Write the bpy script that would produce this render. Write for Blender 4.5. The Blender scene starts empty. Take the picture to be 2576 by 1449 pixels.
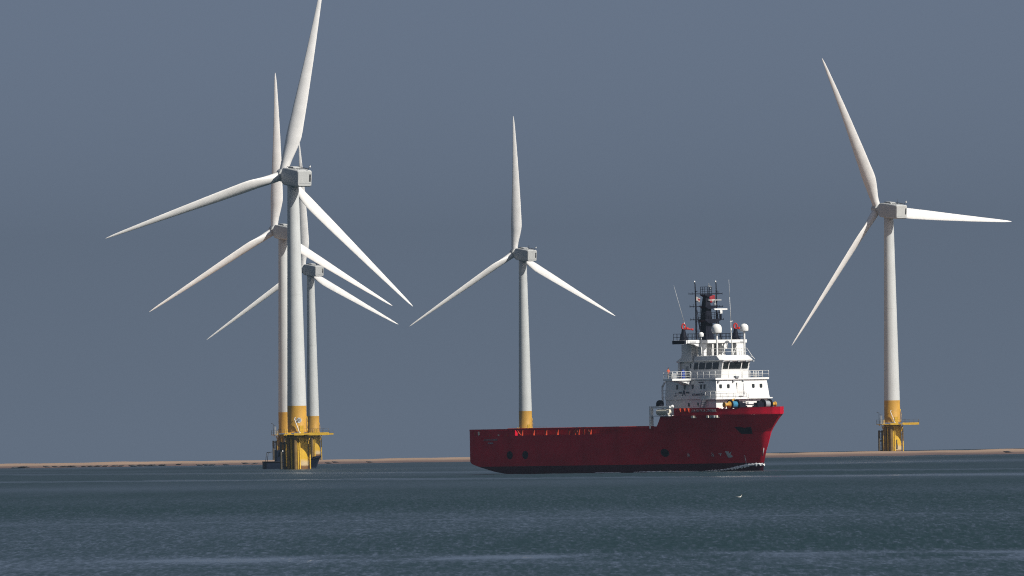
import bpy, bmesh, math, random
import numpy as np
from mathutils import Vector, Matrix

R = math.radians
random.seed(7)
rng = np.random.default_rng(11)
scene = bpy.context.scene
COL = scene.collection

# ------------------------------------------------------------------ camera
CAM_H = 7.0
F_PX, W_PX, H_PX = 32000.0, 2576.0, 1449.0          # focal length in pixels of a 2576 wide picture
ROLL, PITCH = R(1.0), math.atan(360.0 / 32000.0)
cam_d = bpy.data.cameras.new('camera')
cam_d.sensor_fit = 'HORIZONTAL'; cam_d.sensor_width = 36.0
cam_d.lens = 36.0 * F_PX / W_PX
cam_d.clip_start = 1.0; cam_d.clip_end = 20000.0
cam = bpy.data.objects.new('camera', cam_d); COL.objects.link(cam)
fwd = Vector((0, math.cos(PITCH), math.sin(PITCH)))
r0 = Vector((1, 0, 0)); u0 = r0.cross(fwd)
rt = r0 * math.cos(ROLL) - u0 * math.sin(ROLL)
up = u0 * math.cos(ROLL) + r0 * math.sin(ROLL)
m3 = Matrix((rt, up, -fwd)).transposed()
cam.matrix_world = Matrix.Translation((0, 0, CAM_H)) @ m3.to_4x4()
scene.camera = cam

def ground_at(px, py, z=0.0):
    d = fwd + rt * ((px - W_PX / 2) / F_PX) - up * ((py - H_PX / 2) / F_PX)
    return Vector((0, 0, CAM_H)) + d * ((z - CAM_H) / d.z)

# ------------------------------------------------------------------ light
SUN_AZ, SUN_EL = R(55), R(40)                          # to the right of the line back to the camera, and up
SUN_DIR = Vector((math.sin(SUN_AZ) * math.cos(SUN_EL), -math.cos(SUN_AZ) * math.cos(SUN_EL), math.sin(SUN_EL)))   # towards the sun
sun_d = bpy.data.lights.new('sun', 'SUN'); sun_d.energy = 5.0; sun_d.angle = R(0.5)
sun_d.color = (1.0, 0.955, 0.88)
sun = bpy.data.objects.new('sun', sun_d); COL.objects.link(sun)
sun.rotation_euler = SUN_DIR.to_track_quat('Z', 'Y').to_euler()

world = bpy.data.worlds.new('World'); scene.world = world; world.use_nodes = True
nt = world.node_tree; nt.nodes.clear()
o = nt.nodes.new('ShaderNodeOutputWorld'); bg = nt.nodes.new('ShaderNodeBackground')
sky = nt.nodes.new('ShaderNodeTexSky'); sky.sky_type = 'NISHITA'; sky.sun_disc = False
sky.sun_elevation = math.asin(SUN_DIR.z); sky.sun_rotation = math.atan2(SUN_DIR.x, SUN_DIR.y)
sky.air_density = 1.0; sky.dust_density = 2.0; sky.ozone_density = 1.0; sky.altitude = 0
tc = nt.nodes.new('ShaderNodeTexCoord'); sx = nt.nodes.new('ShaderNodeSeparateXYZ')
ab = nt.nodes.new('ShaderNodeMath'); ab.operation = 'ABSOLUTE'
ad = nt.nodes.new('ShaderNodeMath'); ad.operation = 'MULTIPLY_ADD'; ad.inputs[1].default_value = 3.0; ad.inputs[2].default_value = 0.38
cx = nt.nodes.new('ShaderNodeCombineXYZ'); nm = nt.nodes.new('ShaderNodeVectorMath'); nm.operation = 'NORMALIZE'
hs = nt.nodes.new('ShaderNodeHueSaturation'); hs.inputs['Saturation'].default_value = 0.74
L = nt.links.new
L(tc.outputs['Generated'], sx.inputs[0]); L(sx.outputs[0], cx.inputs[0]); L(sx.outputs[1], cx.inputs[1])
L(sx.outputs[2], ab.inputs[0]); L(ab.outputs[0], ad.inputs[0]); L(ad.outputs[0], cx.inputs[2])
L(cx.outputs[0], nm.inputs[0]); L(nm.outputs[0], sky.inputs['Vector'])
L(sky.outputs[0], hs.inputs['Color']); L(hs.outputs[0], bg.inputs['Color'])
bg.inputs['Strength'].default_value = 0.077
L(bg.outputs[0], o.inputs['Surface'])

scene.view_settings.view_transform = 'Standard'
scene.view_settings.look = 'None'
scene.view_settings.exposure = 0.35
scene.view_settings.gamma = 1.0
cy = scene.cycles
cy.use_denoising = False; cy.use_adaptive_sampling = False; cy.filter_width = 1.1
cy.max_bounces = 6; cy.diffuse_bounces = 1; cy.glossy_bounces = 3; cy.volume_bounces = 0; cy.transparent_max_bounces = 8
cy.sample_clamp_indirect = 0.35; cy.caustics_reflective = False; cy.caustics_refractive = False

# ------------------------------------------------------------------ helpers
class MB:
    """collects shapes and links them as ONE mesh object"""
    def __init__(s): s.v = []; s.f = []; s.m = []; s.sm = []
    def add(s, v, f, mi=0, smooth=False):
        k = len(s.v); s.v += [tuple(p) for p in v]
        for q in f: s.f.append(tuple(k + i for i in q)); s.m.append(mi); s.sm.append(smooth)
        return s
    def box(s, x0, x1, y0, y1, z0, z1, mi=0):
        v = [(x, y, z) for z in (z0, z1) for y in (y0, y1) for x in (x0, x1)]
        return s.add(v, [(0, 2, 3, 1), (4, 5, 7, 6), (0, 1, 5, 4), (2, 6, 7, 3), (0, 4, 6, 2), (1, 3, 7, 5)], mi)
    def cbox(s, c, sx, sy, sz, mi=0):
        return s.box(c[0] - sx / 2, c[0] + sx / 2, c[1] - sy / 2, c[1] + sy / 2, c[2] - sz / 2, c[2] + sz / 2, mi)
    def tube(s, p, q, r, r2=None, n=8, mi=0):
        p = Vector(p); q = Vector(q); r2 = r if r2 is None else r2
        d = (q - p).normalized(); a = d.orthogonal().normalized(); b = d.cross(a)
        v = []
        for c, rr in ((p, r), (q, r2)):
            for i in range(n):
                t = 2 * math.pi * i / n; v.append(c + a * (rr * math.cos(t)) + b * (rr * math.sin(t)))
        f = [(i, (i + 1) % n, n + (i + 1) % n, n + i) for i in range(n)]
        s.add(v, f, mi, True); k = len(s.v) - 2 * n
        s.f += [tuple(k + i for i in range(n))[::-1], tuple(k + n + i for i in range(n))]; s.m += [mi, mi]; s.sm += [False, False]
        return s
    def path(s, pts, r, n=6, mi=0):
        for p, q in zip(pts[:-1], pts[1:]): s.tube(p, q, r, n=n, mi=mi)
        return s
    def lathe(s, prof, c=(0, 0, 0), n=24, mi=0, axis='z', smooth=True):
        v = []
        for rr, h in prof:
            for i in range(n):
                t = 2 * math.pi * i / n; x, y = rr * math.cos(t), rr * math.sin(t)
                p = (x, y, h) if axis == 'z' else ((h, x, y) if axis == 'x' else (x, h, y))
                v.append((c[0] + p[0], c[1] + p[1], c[2] + p[2]))
        f = []
        for k in range(len(prof) - 1):
            for i in range(n):
                f.append((k * n + i, k * n + (i + 1) % n, (k + 1) * n + (i + 1) % n, (k + 1) * n + i))
        s.add(v, f, mi, smooth); k = len(s.v) - len(v); e = (len(prof) - 1) * n
        s.f += [tuple(k + i for i in range(n))[::-1], tuple(k + e + i for i in range(n))]; s.m += [mi, mi]; s.sm += [False, False]
        return s
    def prism(s, poly, axis, h0, h1, mi=0):
        """poly of 2-D points; axis 'y': points are (x,z); 'x': (y,z); 'z': (x,y)"""
        def P(p, h): return (p[0], h, p[1]) if axis == 'y' else ((h, p[0], p[1]) if axis == 'x' else (p[0], p[1], h))
        n = len(poly); v = [P(p, h0) for p in poly] + [P(p, h1) for p in poly]
        f = [(i, (i + 1) % n, n + (i + 1) % n, n + i) for i in range(n)] + [tuple(range(n))[::-1], tuple(range(n, 2 * n))]
        return s.add(v, f, mi)
    def mesh(s, name, mats):
        me = bpy.data.meshes.new(name); me.from_pydata(s.v, [], s.f)
        for m in mats: me.materials.append(m)
        me.polygons.foreach_set('material_index', s.m); me.polygons.foreach_set('use_smooth', s.sm)
        bm = bmesh.new(); bm.from_mesh(me)
        bmesh.ops.remove_doubles(bm, verts=bm.verts, dist=1e-5)
        bmesh.ops.recalc_face_normals(bm, faces=bm.faces)
        for e in bm.edges:
            if len(e.link_faces) == 2 and e.calc_face_angle(0) > R(36): e.smooth = False
        bm.to_mesh(me); bm.free(); me.update()
        return me
    def build(s, name, mats, parent=None, bevel=0.0):
        if not isinstance(mats, (list, tuple)): mats = [mats]
        return link(name, s.mesh(name, mats), parent, bevel)

def link(name, me, parent=None, bevel=0.0):
    ob = bpy.data.objects.new(name, me); COL.objects.link(ob)
    if parent: ob.parent = parent
    if bevel:
        b = ob.modifiers.new('bevel', 'BEVEL'); b.width = bevel; b.segments = 2; b.limit_method = 'ANGLE'; b.angle_limit = R(40)
    return ob

def empty(name, loc, rz=0.0):
    e = bpy.data.objects.new(name, None); COL.objects.link(e); e.location = loc; e.rotation_euler = (0, 0, rz); return e

def tag(ob, label, cat=None, group=None, kind=None):
    ob['label'] = label
    if cat: ob['category'] = cat
    if group: ob['group'] = group
    if kind: ob['kind'] = kind
    return ob

def text_mesh(name, body, size, mat, depth=0.02, align='CENTER', sx=1.0):
    cu = bpy.data.curves.new(name, 'FONT'); cu.body = body; cu.size = size; cu.align_x = align; cu.align_y = 'CENTER'; cu.extrude = depth
    t = bpy.data.objects.new(name, cu); COL.objects.link(t)
    dg = bpy.context.evaluated_depsgraph_get(); dg.update()
    me = bpy.data.meshes.new_from_object(t.evaluated_get(dg)); me.name = name
    bpy.data.objects.remove(t); me.materials.clear(); me.materials.append(mat)
    if sx != 1.0: me.transform(Matrix.Diagonal((sx, 1, 1, 1)))
    return me

# ------------------------------------------------------------------ materials
def mat(name, col, rough=0.5, metal=0.0, noise=0.12, scale=1.5, spec=0.35, streak=0.0, bump=0.0):
    """painted or weathered surface: base colour broken up by object-space noise, optional vertical streaks"""
    m = bpy.data.materials.new(name); m.use_nodes = True
    n = m.node_tree; p = n.nodes['Principled BSDF']
    p.inputs['Roughness'].default_value = rough; p.inputs['Metallic'].default_value = metal
    p.inputs['Specular IOR Level'].default_value = spec
    tcn = n.nodes.new('ShaderNodeTexCoord')
    nz = n.nodes.new('ShaderNodeTexNoise'); nz.inputs['Scale'].default_value = scale; nz.inputs['Detail'].default_value = 5
    n.links.new(tcn.outputs['Object'], nz.inputs['Vector'])
    cr = n.nodes.new('ShaderNodeValToRGB'); e = cr.color_ramp.elements
    e[0].position = 0.3; e[1].position = 0.7
    e[0].color = (*[c * (1 - noise) for c in col], 1); e[1].color = (*[min(1, c * (1 + noise * 0.6)) for c in col], 1)
    n.links.new(nz.outputs['Fac'], cr.inputs[0]); out = cr.outputs[0]
    if streak:
        mp = n.nodes.new('ShaderNodeMapping'); mp.inputs['Scale'].default_value = (2.2, 2.2, 0.12)
        n.links.new(tcn.outputs['Object'], mp.inputs[0])
        nz2 = n.nodes.new('ShaderNodeTexNoise'); nz2.inputs['Scale'].default_value = 1.6; nz2.inputs['Detail'].default_value = 6
        n.links.new(mp.outputs[0], nz2.inputs['Vector'])
        rp = n.nodes.new('ShaderNodeValToRGB'); rp.color_ramp.elements[0].position = 0.55; rp.color_ramp.elements[1].position = 0.8
        rp.color_ramp.elements[0].color = (0, 0, 0, 1); rp.color_ramp.elements[1].color = (streak,) * 3 + (1,)
        n.links.new(nz2.outputs['Fac'], rp.inputs[0])
        mx = n.nodes.new('ShaderNodeMixRGB'); mx.inputs[2].default_value = (col[0] * 0.45 + 0.03, col[1] * 0.38 + 0.015, col[2] * 0.32 + 0.01, 1)
        n.links.new(rp.outputs[0], mx.inputs[0]); n.links.new(out, mx.inputs[1]); out = mx.outputs[0]
    n.links.new(out, p.inputs['Base Color'])
    if bump:
        b = n.nodes.new('ShaderNodeBump'); b.inputs['Strength'].default_value = bump; b.inputs['Distance'].default_value = 0.05
        n.links.new(nz.outputs['Fac'], b.inputs['Height']); n.links.new(b.outputs[0], p.inputs['Normal'])
    return m

M_TOWER = mat('tower_paint', (0.57, 0.59, 0.585), 0.45, noise=0.06, scale=0.25, streak=0.25)
M_BLADE = mat('blade_gelcoat', (0.80, 0.79, 0.77), 0.4, noise=0.08, scale=0.4, streak=0.12)
M_NAC = mat('nacelle_paint', (0.52, 0.53, 0.52), 0.45, noise=0.06, scale=0.5, streak=0.2)
M_YEL = mat('yellow_paint', (0.54, 0.30, 0.045), 0.5, noise=0.12, scale=0.5, streak=0.35)
M_YEL2 = mat('yellow_steel', (0.74, 0.46, 0.045), 0.5, noise=0.2, scale=2.0, streak=0.3)
M_DARK = mat('dark_metal', (0.035, 0.036, 0.04), 0.55, noise=0.3)
M_FEND2 = mat('brown_fender', (0.20, 0.125, 0.035), 0.7, noise=0.45, scale=1.0, streak=0.6)  # dark brown base colour with streaks
M_FEND = mat('fender_steel', (0.10, 0.085, 0.06), 0.7, noise=0.5, scale=1.2, streak=0.5)
M_WHITE = mat('white_paint', (0.80, 0.80, 0.78), 0.4, noise=0.05, scale=0.6, streak=0.18)
M_WRAIL = mat('white_rail_paint', (0.78, 0.78, 0.75), 0.5, noise=0.1)
M_RED = mat('hull_red', (0.50, 0.008, 0.030), 0.5, noise=0.22, scale=0.35, streak=0.35, spec=0.06)
M_BOOT = mat('antifouling', (0.055, 0.008, 0.02), 0.6, noise=0.35, scale=0.6, streak=0.3, spec=0.12)
M_ORANGE = mat('deck_orange_red', (0.42, 0.045, 0.014), 0.5, noise=0.25)
M_BLACK = mat('black_paint', (0.008, 0.009, 0.018), 0.6, noise=0.3, spec=0.12)
M_NAVY = mat('navy_hull', (0.008, 0.014, 0.03), 0.5, noise=0.25, spec=0.1)
M_GLASS = mat('window_glass', (0.012, 0.016, 0.017), 0.06, noise=0.3, scale=0.8, spec=0.6)
M_LETTER = mat('lettering_dark', (0.02, 0.022, 0.07), 0.5)
M_LETTERW = mat('lettering_pale', (0.55, 0.56, 0.56), 0.5, noise=0.2)
M_NAME = mat('lettering_grey', (0.30, 0.30, 0.33), 0.6, noise=0.3)
M_BLUE = mat('blue_canvas', (0.02, 0.05, 0.26), 0.7)
M_ROPE = mat('blue_rope', (0.03, 0.20, 0.34), 0.8, noise=0.3, scale=6)
M_MONR = mat('monitor_red', (0.55, 0.03, 0.02), 0.4)
M_GREYS = mat('grey_steel', (0.28, 0.30, 0.32), 0.5, noise=0.15)
M_CREAM = mat('cream_canvas', (0.72, 0.68, 0.56), 0.7, noise=0.15)
M_FLAGR = mat('flag_red', (0.26, 0.02, 0.03), 0.8)
M_FLAGW = mat('flag_white', (0.34, 0.31, 0.29), 0.8)
M_SKIN = mat('skin', (0.45, 0.27, 0.19), 0.6)
M_HAIR = mat('hair_dark', (0.02, 0.016, 0.014), 0.7)
M_JACKET = mat('jacket_orange', (0.55, 0.09, 0.04), 0.8)
M_TROUS = mat('trousers_dark', (0.02, 0.022, 0.03), 0.8)
M_FOAM = mat('foam', (0.80, 0.82, 0.82), 0.8, noise=0.1, scale=3, bump=0.6)
M_GULL = mat('gull_white', (0.70, 0.68, 0.62), 0.7)
M_GULLG = mat('gull_grey', (0.22, 0.23, 0.24), 0.7)
M_SEAL = mat('seal_fur', (0.045, 0.045, 0.05), 0.5, noise=0.4, scale=3)

def pile_mat():
    """yellow pile with the tide marks painted by weed and salt near the water"""
    m = mat('pile_yellow', (0.66, 0.40, 0.03), 0.5, noise=0.12, scale=0.6, streak=0.4)
    n = m.node_tree; p = n.nodes['Principled BSDF']; src = p.inputs['Base Color'].links[0].from_socket
    tcn = n.nodes.new('ShaderNodeTexCoord'); s = n.nodes.new('ShaderNodeSeparateXYZ'); n.links.new(tcn.outputs['Object'], s.inputs[0])
    nz = n.nodes.new('ShaderNodeTexNoise'); nz.inputs['Scale'].default_value = 1.3; n.links.new(tcn.outputs['Object'], nz.inputs['Vector'])
    a = n.nodes.new('ShaderNodeMath'); a.operation = 'MULTIPLY_ADD'; a.inputs[1].default_value = -0.9; n.links.new(nz.outputs['Fac'], a.inputs[0]); n.links.new(s.outputs[2], a.inputs[2])
    for lo, hi, col in ((0.9, 1.7, (0.55, 0.42, 0.24, 1)), (0.05, 0.45, (0.17, 0.085, 0.03, 1))):
        r = n.nodes.new('ShaderNodeMapRange'); r.inputs['From Min'].default_value = lo; r.inputs['From Max'].default_value = hi
        r.inputs['To Min'].default_value = 1; r.inputs['To Max'].default_value = 0; n.links.new(a.outputs[0], r.inputs['Value'])
        mx = n.nodes.new('ShaderNodeMixRGB'); mx.inputs[2].default_value = col
        n.links.new(r.outputs[0], mx.inputs[0]); n.links.new(src, mx.inputs[1]); src = mx.outputs[0]
    n.links.new(src, p.inputs['Base Color']); return m
M_PILE = pile_mat()

# ------------------------------------------------------------------ sea
def water_mat():
    """sea water whose wavelet faces lean towards the shore; 'chop' is the lean, 'ripple' the unresolved roughness"""
    m = bpy.data.materials.new('sea_water'); m.use_nodes = True
    n = m.node_tree; p = n.nodes['Principled BSDF']
    p.inputs['Base Color'].default_value = (0.013, 0.028, 0.034, 1)
    p.inputs['IOR'].default_value = 1.333
    tcn = n.nodes.new('ShaderNodeTexCoord')
    def noise(sc, det, off=0.0):
        mp = n.nodes.new('ShaderNodeMapping'); mp.inputs['Scale'].default_value = sc; mp.inputs['Location'].default_value = (off, off, 0)
        n.links.new(tcn.outputs['Object'], mp.inputs[0])
        nz = n.nodes.new('ShaderNodeTexNoise'); nz.inputs['Scale'].default_value = 1.0; nz.inputs['Detail'].default_value = det; nz.inputs['Roughness'].default_value = 0.6
        n.links.new(mp.outputs[0], nz.inputs['Vector']); return nz.outputs['Fac']
    def math_(op, x, y, z=None):
        k = n.nodes.new('ShaderNodeMath'); k.operation = op
        for i, v in enumerate((x, y, z)):
            if v is None: continue
            if hasattr(v, 'links'): n.links.new(v, k.inputs[i])
            else: k.inputs[i].default_value = v
        return k.outputs[0]
    f = math_('ADD', math_('MULTIPLY', noise((3.6, 0.22, 1), 3), 0.55), math_('ADD', math_('MULTIPLY', noise((1.8, 0.07, 1), 2, 7.3), 0.42), math_('MULTIPLY', noise((0.35, 0.012, 1), 2, 3.3), 0.16)))
    r = n.nodes.new('ShaderNodeMapRange'); r.inputs['From Min'].default_value = 0.40; r.inputs['From Max'].default_value = 0.66
    r.inputs['To Min'].default_value = 0.08; r.inputs['To Max'].default_value = 1.05; n.links.new(f, r.inputs['Value'])
    at = n.nodes.new('ShaderNodeAttribute'); at.attribute_name = 'chop'
    lean = math_('MULTIPLY', math_('POWER', r.outputs[0], 1.4), at.outputs['Fac'])
    side = math_('MULTIPLY', math_('SUBTRACT', noise((2.2, 0.5, 1), 2, 3.1), 0.5), math_('MULTIPLY', at.outputs['Fac'], 0.5))
    cx_ = n.nodes.new('ShaderNodeCombineXYZ'); n.links.new(side, cx_.inputs[0]); n.links.new(math_('MULTIPLY', lean, -1.0), cx_.inputs[1]); cx_.inputs[2].default_value = 1
    g = n.nodes.new('ShaderNodeNewGeometry')
    va = n.nodes.new('ShaderNodeVectorMath'); va.operation = 'ADD'; n.links.new(cx_.outputs[0], va.inputs[0]); n.links.new(g.outputs['Normal'], va.inputs[1])
    vn = n.nodes.new('ShaderNodeVectorMath'); vn.operation = 'NORMALIZE'; n.links.new(va.outputs[0], vn.inputs[0])
    n.links.new(vn.outputs[0], p.inputs['Normal'])
    rg = n.nodes.new('ShaderNodeAttribute'); rg.attribute_name = 'ripple'; n.links.new(rg.outputs['Fac'], p.inputs['Roughness'])
    return m
M_SEA = water_mat()

def smooth_noise(x, y, seed):
    r = np.random.default_rng(seed); out = np.zeros_like(x)
    for _ in range(14):
        a = r.uniform(0, 2 * math.pi); ph = r.uniform(0, 2 * math.pi); k = r.uniform(0.5, 1.6)
        out += np.sin((x * math.cos(a) + y * math.sin(a)) * k + ph)
    return out / math.sqrt(7)

def calm(X, Y):
    """0 in ruffled water, 1 in the smooth slicks and old wake lines"""
    n = smooth_noise(X / 9.0, Y / 26.0, 5)
    c = np.zeros_like(X)
    def band(Yc, hw, amp, edge): return amp * np.clip(1.25 - np.abs(Y - Yc + n * edge) / hw, 0, 1)
    pt = np.clip(0.70 + 0.32 * smooth_noise(X / 3.0, Y / 9.0, 31), 0.3, 1)
    c = np.maximum(c, band(694 - 1.2 * X, 36, 1.0, 9) * pt)            # smooth lane near the camera
    c = np.maximum(c, band(1890 - 2.6 * X, 42, 0.9, 8))            # wake lines running out across the ship's path
    c = np.maximum(c, band(2190 - 3.6 * X, 55, 0.75, 10))
    c = np.maximum(c, band(2480 - 2.0 * X, 90, 0.45, 20))
    c = np.maximum(c, band(1010 - 0.8 * X, 12, 0.4, 7))
    return np.clip(c + np.clip(smooth_noise(X / 30.0, Y / 160.0, 9) - 0.6, 0, 1) * 0.35, 0, 1)

def build_sea():
    ys = [-200.0, 0.0, 200.0, 380.0, 480.0, 540.0, 565.0]
    y = 565.0
    while y < 3300:
        y += max(0.6, (0.12 if y < 1500 else 0.4) * y * y / (12720 * CAM_H)); ys.append(y)
    ys += [3450, 3600, 3900, 4300, 4800, 5400, 6000]
    ys = np.array(ys); NC = 1200
    t = np.linspace(-1, 1, NC)
    outer = np.array([1500, 900, 500, 320.0])
    W = 0.046 * np.maximum(ys, 400) + 4
    X = np.array([np.concatenate([-np.maximum(outer, w + np.array([40, 25, 12, 5])), t * w, np.maximum(outer, w + np.array([40, 25, 12, 5]))[::-1]]) for w in W])
    Yg = np.repeat(ys[:, None], X.shape[1], 1)
    C = calm(X, Yg)
    r = np.random.default_rng(3)
    # short chop: crests that keep their length in metres along x and change from row to row
    Zc = np.zeros((len(ys), NC)); prev = None
    for i, w in enumerate(W):
        dx = 2 * w / NC; fr = np.fft.rfftfreq(NC, dx); z = np.zeros(NC)
        for lam, amp in ((0.20, 0.30), (0.55, 0.8), (1.3, 0.9), (3.0, 0.5)):
            sp = np.fft.rfft(r.normal(size=NC)) * np.exp(-0.5 * (fr * lam * 2.2) ** 2); q = np.fft.irfft(sp, NC); z += amp * q / (q.std() + 1e-9)
        z = np.sign(z) * np.abs(z) ** 1.1
        prev = z if prev is None else 0.25 * prev + 0.95 * z
        Zc[i] = prev
    Z = np.zeros_like(X); Z[:, 4:-4] = Zc * 0.02
    for i in range(40):                                             # low swell
        lam = 3.0 * (12.0 / 3.0) ** r.uniform(0, 1); th = r.normal(math.pi / 2 + 0.2, 0.4); k = 2 * math.pi / lam
        Z += 0.0026 * lam ** 0.7 * np.sin(k * (X * math.cos(th) + Yg * math.sin(th)) + r.uniform(0, 6.28))
    gust = 0.85 + 0.28 * smooth_noise(X / 25.0, Yg / 70.0, 21)
    Z *= np.clip(gust, 0.35, 1.6) * (1 - 0.8 * C)
    Z *= np.clip((Yg - 540) / 30, 0, 1) * np.clip((3200 - Yg) / 600, 0.0, 1)
    Z[:, :4] = 0; Z[:, -4:] = 0
    Z -= np.clip(Yg - 3350, 0, None) ** 2 * 6e-6
    nr, nc = X.shape
    co = np.stack([X, Yg, Z], -1).reshape(-1, 3).astype(np.float32)
    idx = np.arange(nr * nc).reshape(nr, nc)
    q = np.stack([idx[:-1, :-1], idx[:-1, 1:], idx[1:, 1:], idx[1:, :-1]], -1).reshape(-1, 4)
    me = bpy.data.meshes.new('sea'); me.vertices.add(len(co)); me.vertices.foreach_set('co', co.ravel())
    me.loops.add(q.size); me.loops.foreach_set('vertex_index', q.ravel().astype(np.int32))
    me.polygons.add(len(q)); me.polygons.foreach_set('loop_start', np.arange(0, q.size, 4, dtype=np.int32))
    me.polygons.foreach_set('use_smooth', np.ones(len(q), bool)); me.update(calc_edges=True)
    at = me.attributes.new('chop', 'FLOAT', 'POINT'); at.data.foreach_set('value', (np.clip(gust, 0.5, 1.4) * (1 - 0.93 * C) * np.interp(Yg, [600, 1000, 1500, 2200, 3000], [1.0, 0.95, 0.75, 0.45, 0.26])).ravel().astype(np.float32))
    rp = me.attributes.new('ripple', 'FLOAT', 'POINT'); rp.data.foreach_set('value', ((np.interp(Yg, [600, 1000, 1600], [0.12, 0.18, 0.33]) - np.interp(Yg, [600, 1000, 1600], [0.03, 0.08, 0.18]) * C) * np.clip(0.75 + 0.3 * gust, .8, 1.1)).ravel().astype(np.float32))
    me.materials.append(M_SEA)
    ob = link('sea', me); ob['kind'] = 'structure'; tag(ob, 'dark blue green choppy sea with smooth pale lanes')
    return ob
build_sea()

# ------------------------------------------------------------------ sandbank
def sand_mat():
    """dry sand on the crest, wet sand near the water with the mirage painted in as purple-brown"""
    m = mat('sand', (0.37, 0.26, 0.185), 0.8, noise=0.25, scale=0.05, spec=0.2)
    n = m.node_tree; p = n.nodes['Principled BSDF']; src = p.inputs['Base Color'].links[0].from_socket
    tcn = n.nodes.new('ShaderNodeTexCoord'); sp = n.nodes.new('ShaderNodeSeparateXYZ'); n.links.new(tcn.outputs['Object'], sp.inputs[0])
    nz = n.nodes.new('ShaderNodeTexNoise'); nz.inputs['Scale'].default_value = 0.12; nz.inputs['Detail'].default_value = 6; n.links.new(tcn.outputs['Object'], nz.inputs['Vector'])
    a = n.nodes.new('ShaderNodeMath'); a.operation = 'MULTIPLY_ADD'; a.inputs[1].default_value = 0.45; n.links.new(nz.outputs['Fac'], a.inputs[0]); n.links.new(sp.outputs[2], a.inputs[2])
    r = n.nodes.new('ShaderNodeMapRange'); r.inputs['From Min'].default_value = 0.42; r.inputs['From Max'].default_value = 0.75; r.inputs['To Min'].default_value = 1; r.inputs['To Max'].default_value = 0
    n.links.new(a.outputs[0], r.inputs['Value'])
    mx = n.nodes.new('ShaderNodeMixRGB'); mx.inputs[2].default_value = (0.14, 0.095, 0.085, 1)  # wet sand tone, also paints the dark mirage under the bank
    n.links.new(r.outputs[0], mx.inputs[0]); n.links.new(src, mx.inputs[1]); n.links.new(mx.outputs[0], p.inputs['Base Color'])
    return m
M_SAND = sand_mat()
def bank_front(x): return 2965 - 1.35 * max(-260, min(260, x))
def bank_z(x, y):
    d = y - bank_front(x) + 14 * math.sin(x * 0.11 + 1) + 9 * math.sin(x * 0.31)
    cr = 0.66 + 0.10 * math.sin(x * 0.05 + 0.6) + 0.05 * math.sin(x * 0.17) + 0.03 * math.sin(x * 0.43 + 2)
    if d < 0: return -0.25 * min(1, -d / 30)
    if d < 230: return cr * math.sin(d / 230 * math.pi / 2) ** 0.9
    return max(-0.4, cr - (d - 230) * 0.006)
def build_bank():
    xs = np.arange(-420, 421, 2.0); ds = [-40, -15, 0, 8, 18, 30, 45, 65, 90, 120, 155, 190, 225, 260, 310, 370, 440]
    v = []; f = []
    for x in xs:
        for d in ds:
            y = bank_front(x) + d; v.append((x, y, bank_z(x, y) + random.uniform(-.015, .015)))
    n = len(ds)
    for i in range(len(xs) - 1):
        for j in range(n - 1): f.append((i * n + j, (i + 1) * n + j, (i + 1) * n + j + 1, i * n + j + 1))
    mb = MB(); mb.add(v, f, 0, True); ob = mb.build('sandbank', M_SAND); ob['kind'] = 'structure'
    tag(ob, 'long low sandbank along the horizon')
build_bank()

# ------------------------------------------------------------------ wind turbines
HUB_Z, OVER, TILT, BLADE_R = 59.9, 4.8, R(5.5), 41.1
def blade_mesh():
    # span, chord, thickness ratio, twist in degrees, chord centre offset, pre-bend
    st = [(1.1, 1.9, 1.0, 20, 0.0), (2.0, 1.92, 0.98, 20, 0.0), (3.4, 2.2, 0.78, 19, .10), (4.8, 2.6, 0.56, 18, .24), (6.4, 2.95, 0.40, 16.5, .40),
          (8.0, 3.25, 0.32, 14.5, .50), (9.6, 3.2, 0.28, 12.5, .50), (12, 2.95, 0.25, 10.5, .47), (16, 2.65, 0.22, 8, .42), (20, 2.25, 0.20, 6, .38),
          (24, 1.9, 0.19, 4.5, .34), (28, 1.55, 0.18, 3, .28), (32, 1.2, 0.17, 2, .21), (35.5, .9, 0.16, 1.2, .14), (38.6, .62, 0.16, .6, .08), (40.2, .38, 0.16, .2, .03), (41.1, .12, 0.16, 0, 0)]
    PIT = 25.0; N = 24; v = []; f = []
    ss = np.array([s[0] for s in st]); fine = np.concatenate([np.arange(1.1, 12, .55), np.arange(12, 41.0, .9), [41.1]])
    for sp in fine:
        ch, tk, tw, of = [float(np.interp(sp, ss, [s[k] for s in st])) for k in (1, 2, 3, 4)]
        a = R(tw + PIT); sh = min(1, max(0, (sp - 2.2) / 5)); bend = -0.9 * (max(0, sp - 8) / 32) ** 2
        for i in range(N):
            t = 2 * math.pi * i / N
            xc = 0.5 * math.cos(t)                                   # +: leading edge
            yt = 0.5 * math.sin(t) * tk
            yt *= (1 - sh) + sh * (0.55 + 0.9 * (xc + .5) * (1.2 - (xc + .5))) * 1.25
            cxx = xc * ch - of; th = yt * ch + sh * 0.05 * ch * (1 - 4 * xc * xc)
            # local frame: z span, x towards leading edge in the rotor plane, y downwind
            x = cxx * math.cos(a) + th * math.sin(a); y = -cxx * math.sin(a) + th * math.cos(a)
            v.append((x, y + bend, sp))
    M = len(fine)
    for k in range(M - 1):
        for i in range(N): f.append((k * N + i, k * N + (i + 1) % N, (k + 1) * N + (i + 1) % N, (k + 1) * N + i))
    f += [tuple(range(N)), tuple((M - 1) * N + i for i in range(N))]
    mb = MB(); mb.add(v, f, 0, True); return mb.mesh('blade', [M_BLADE])

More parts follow.
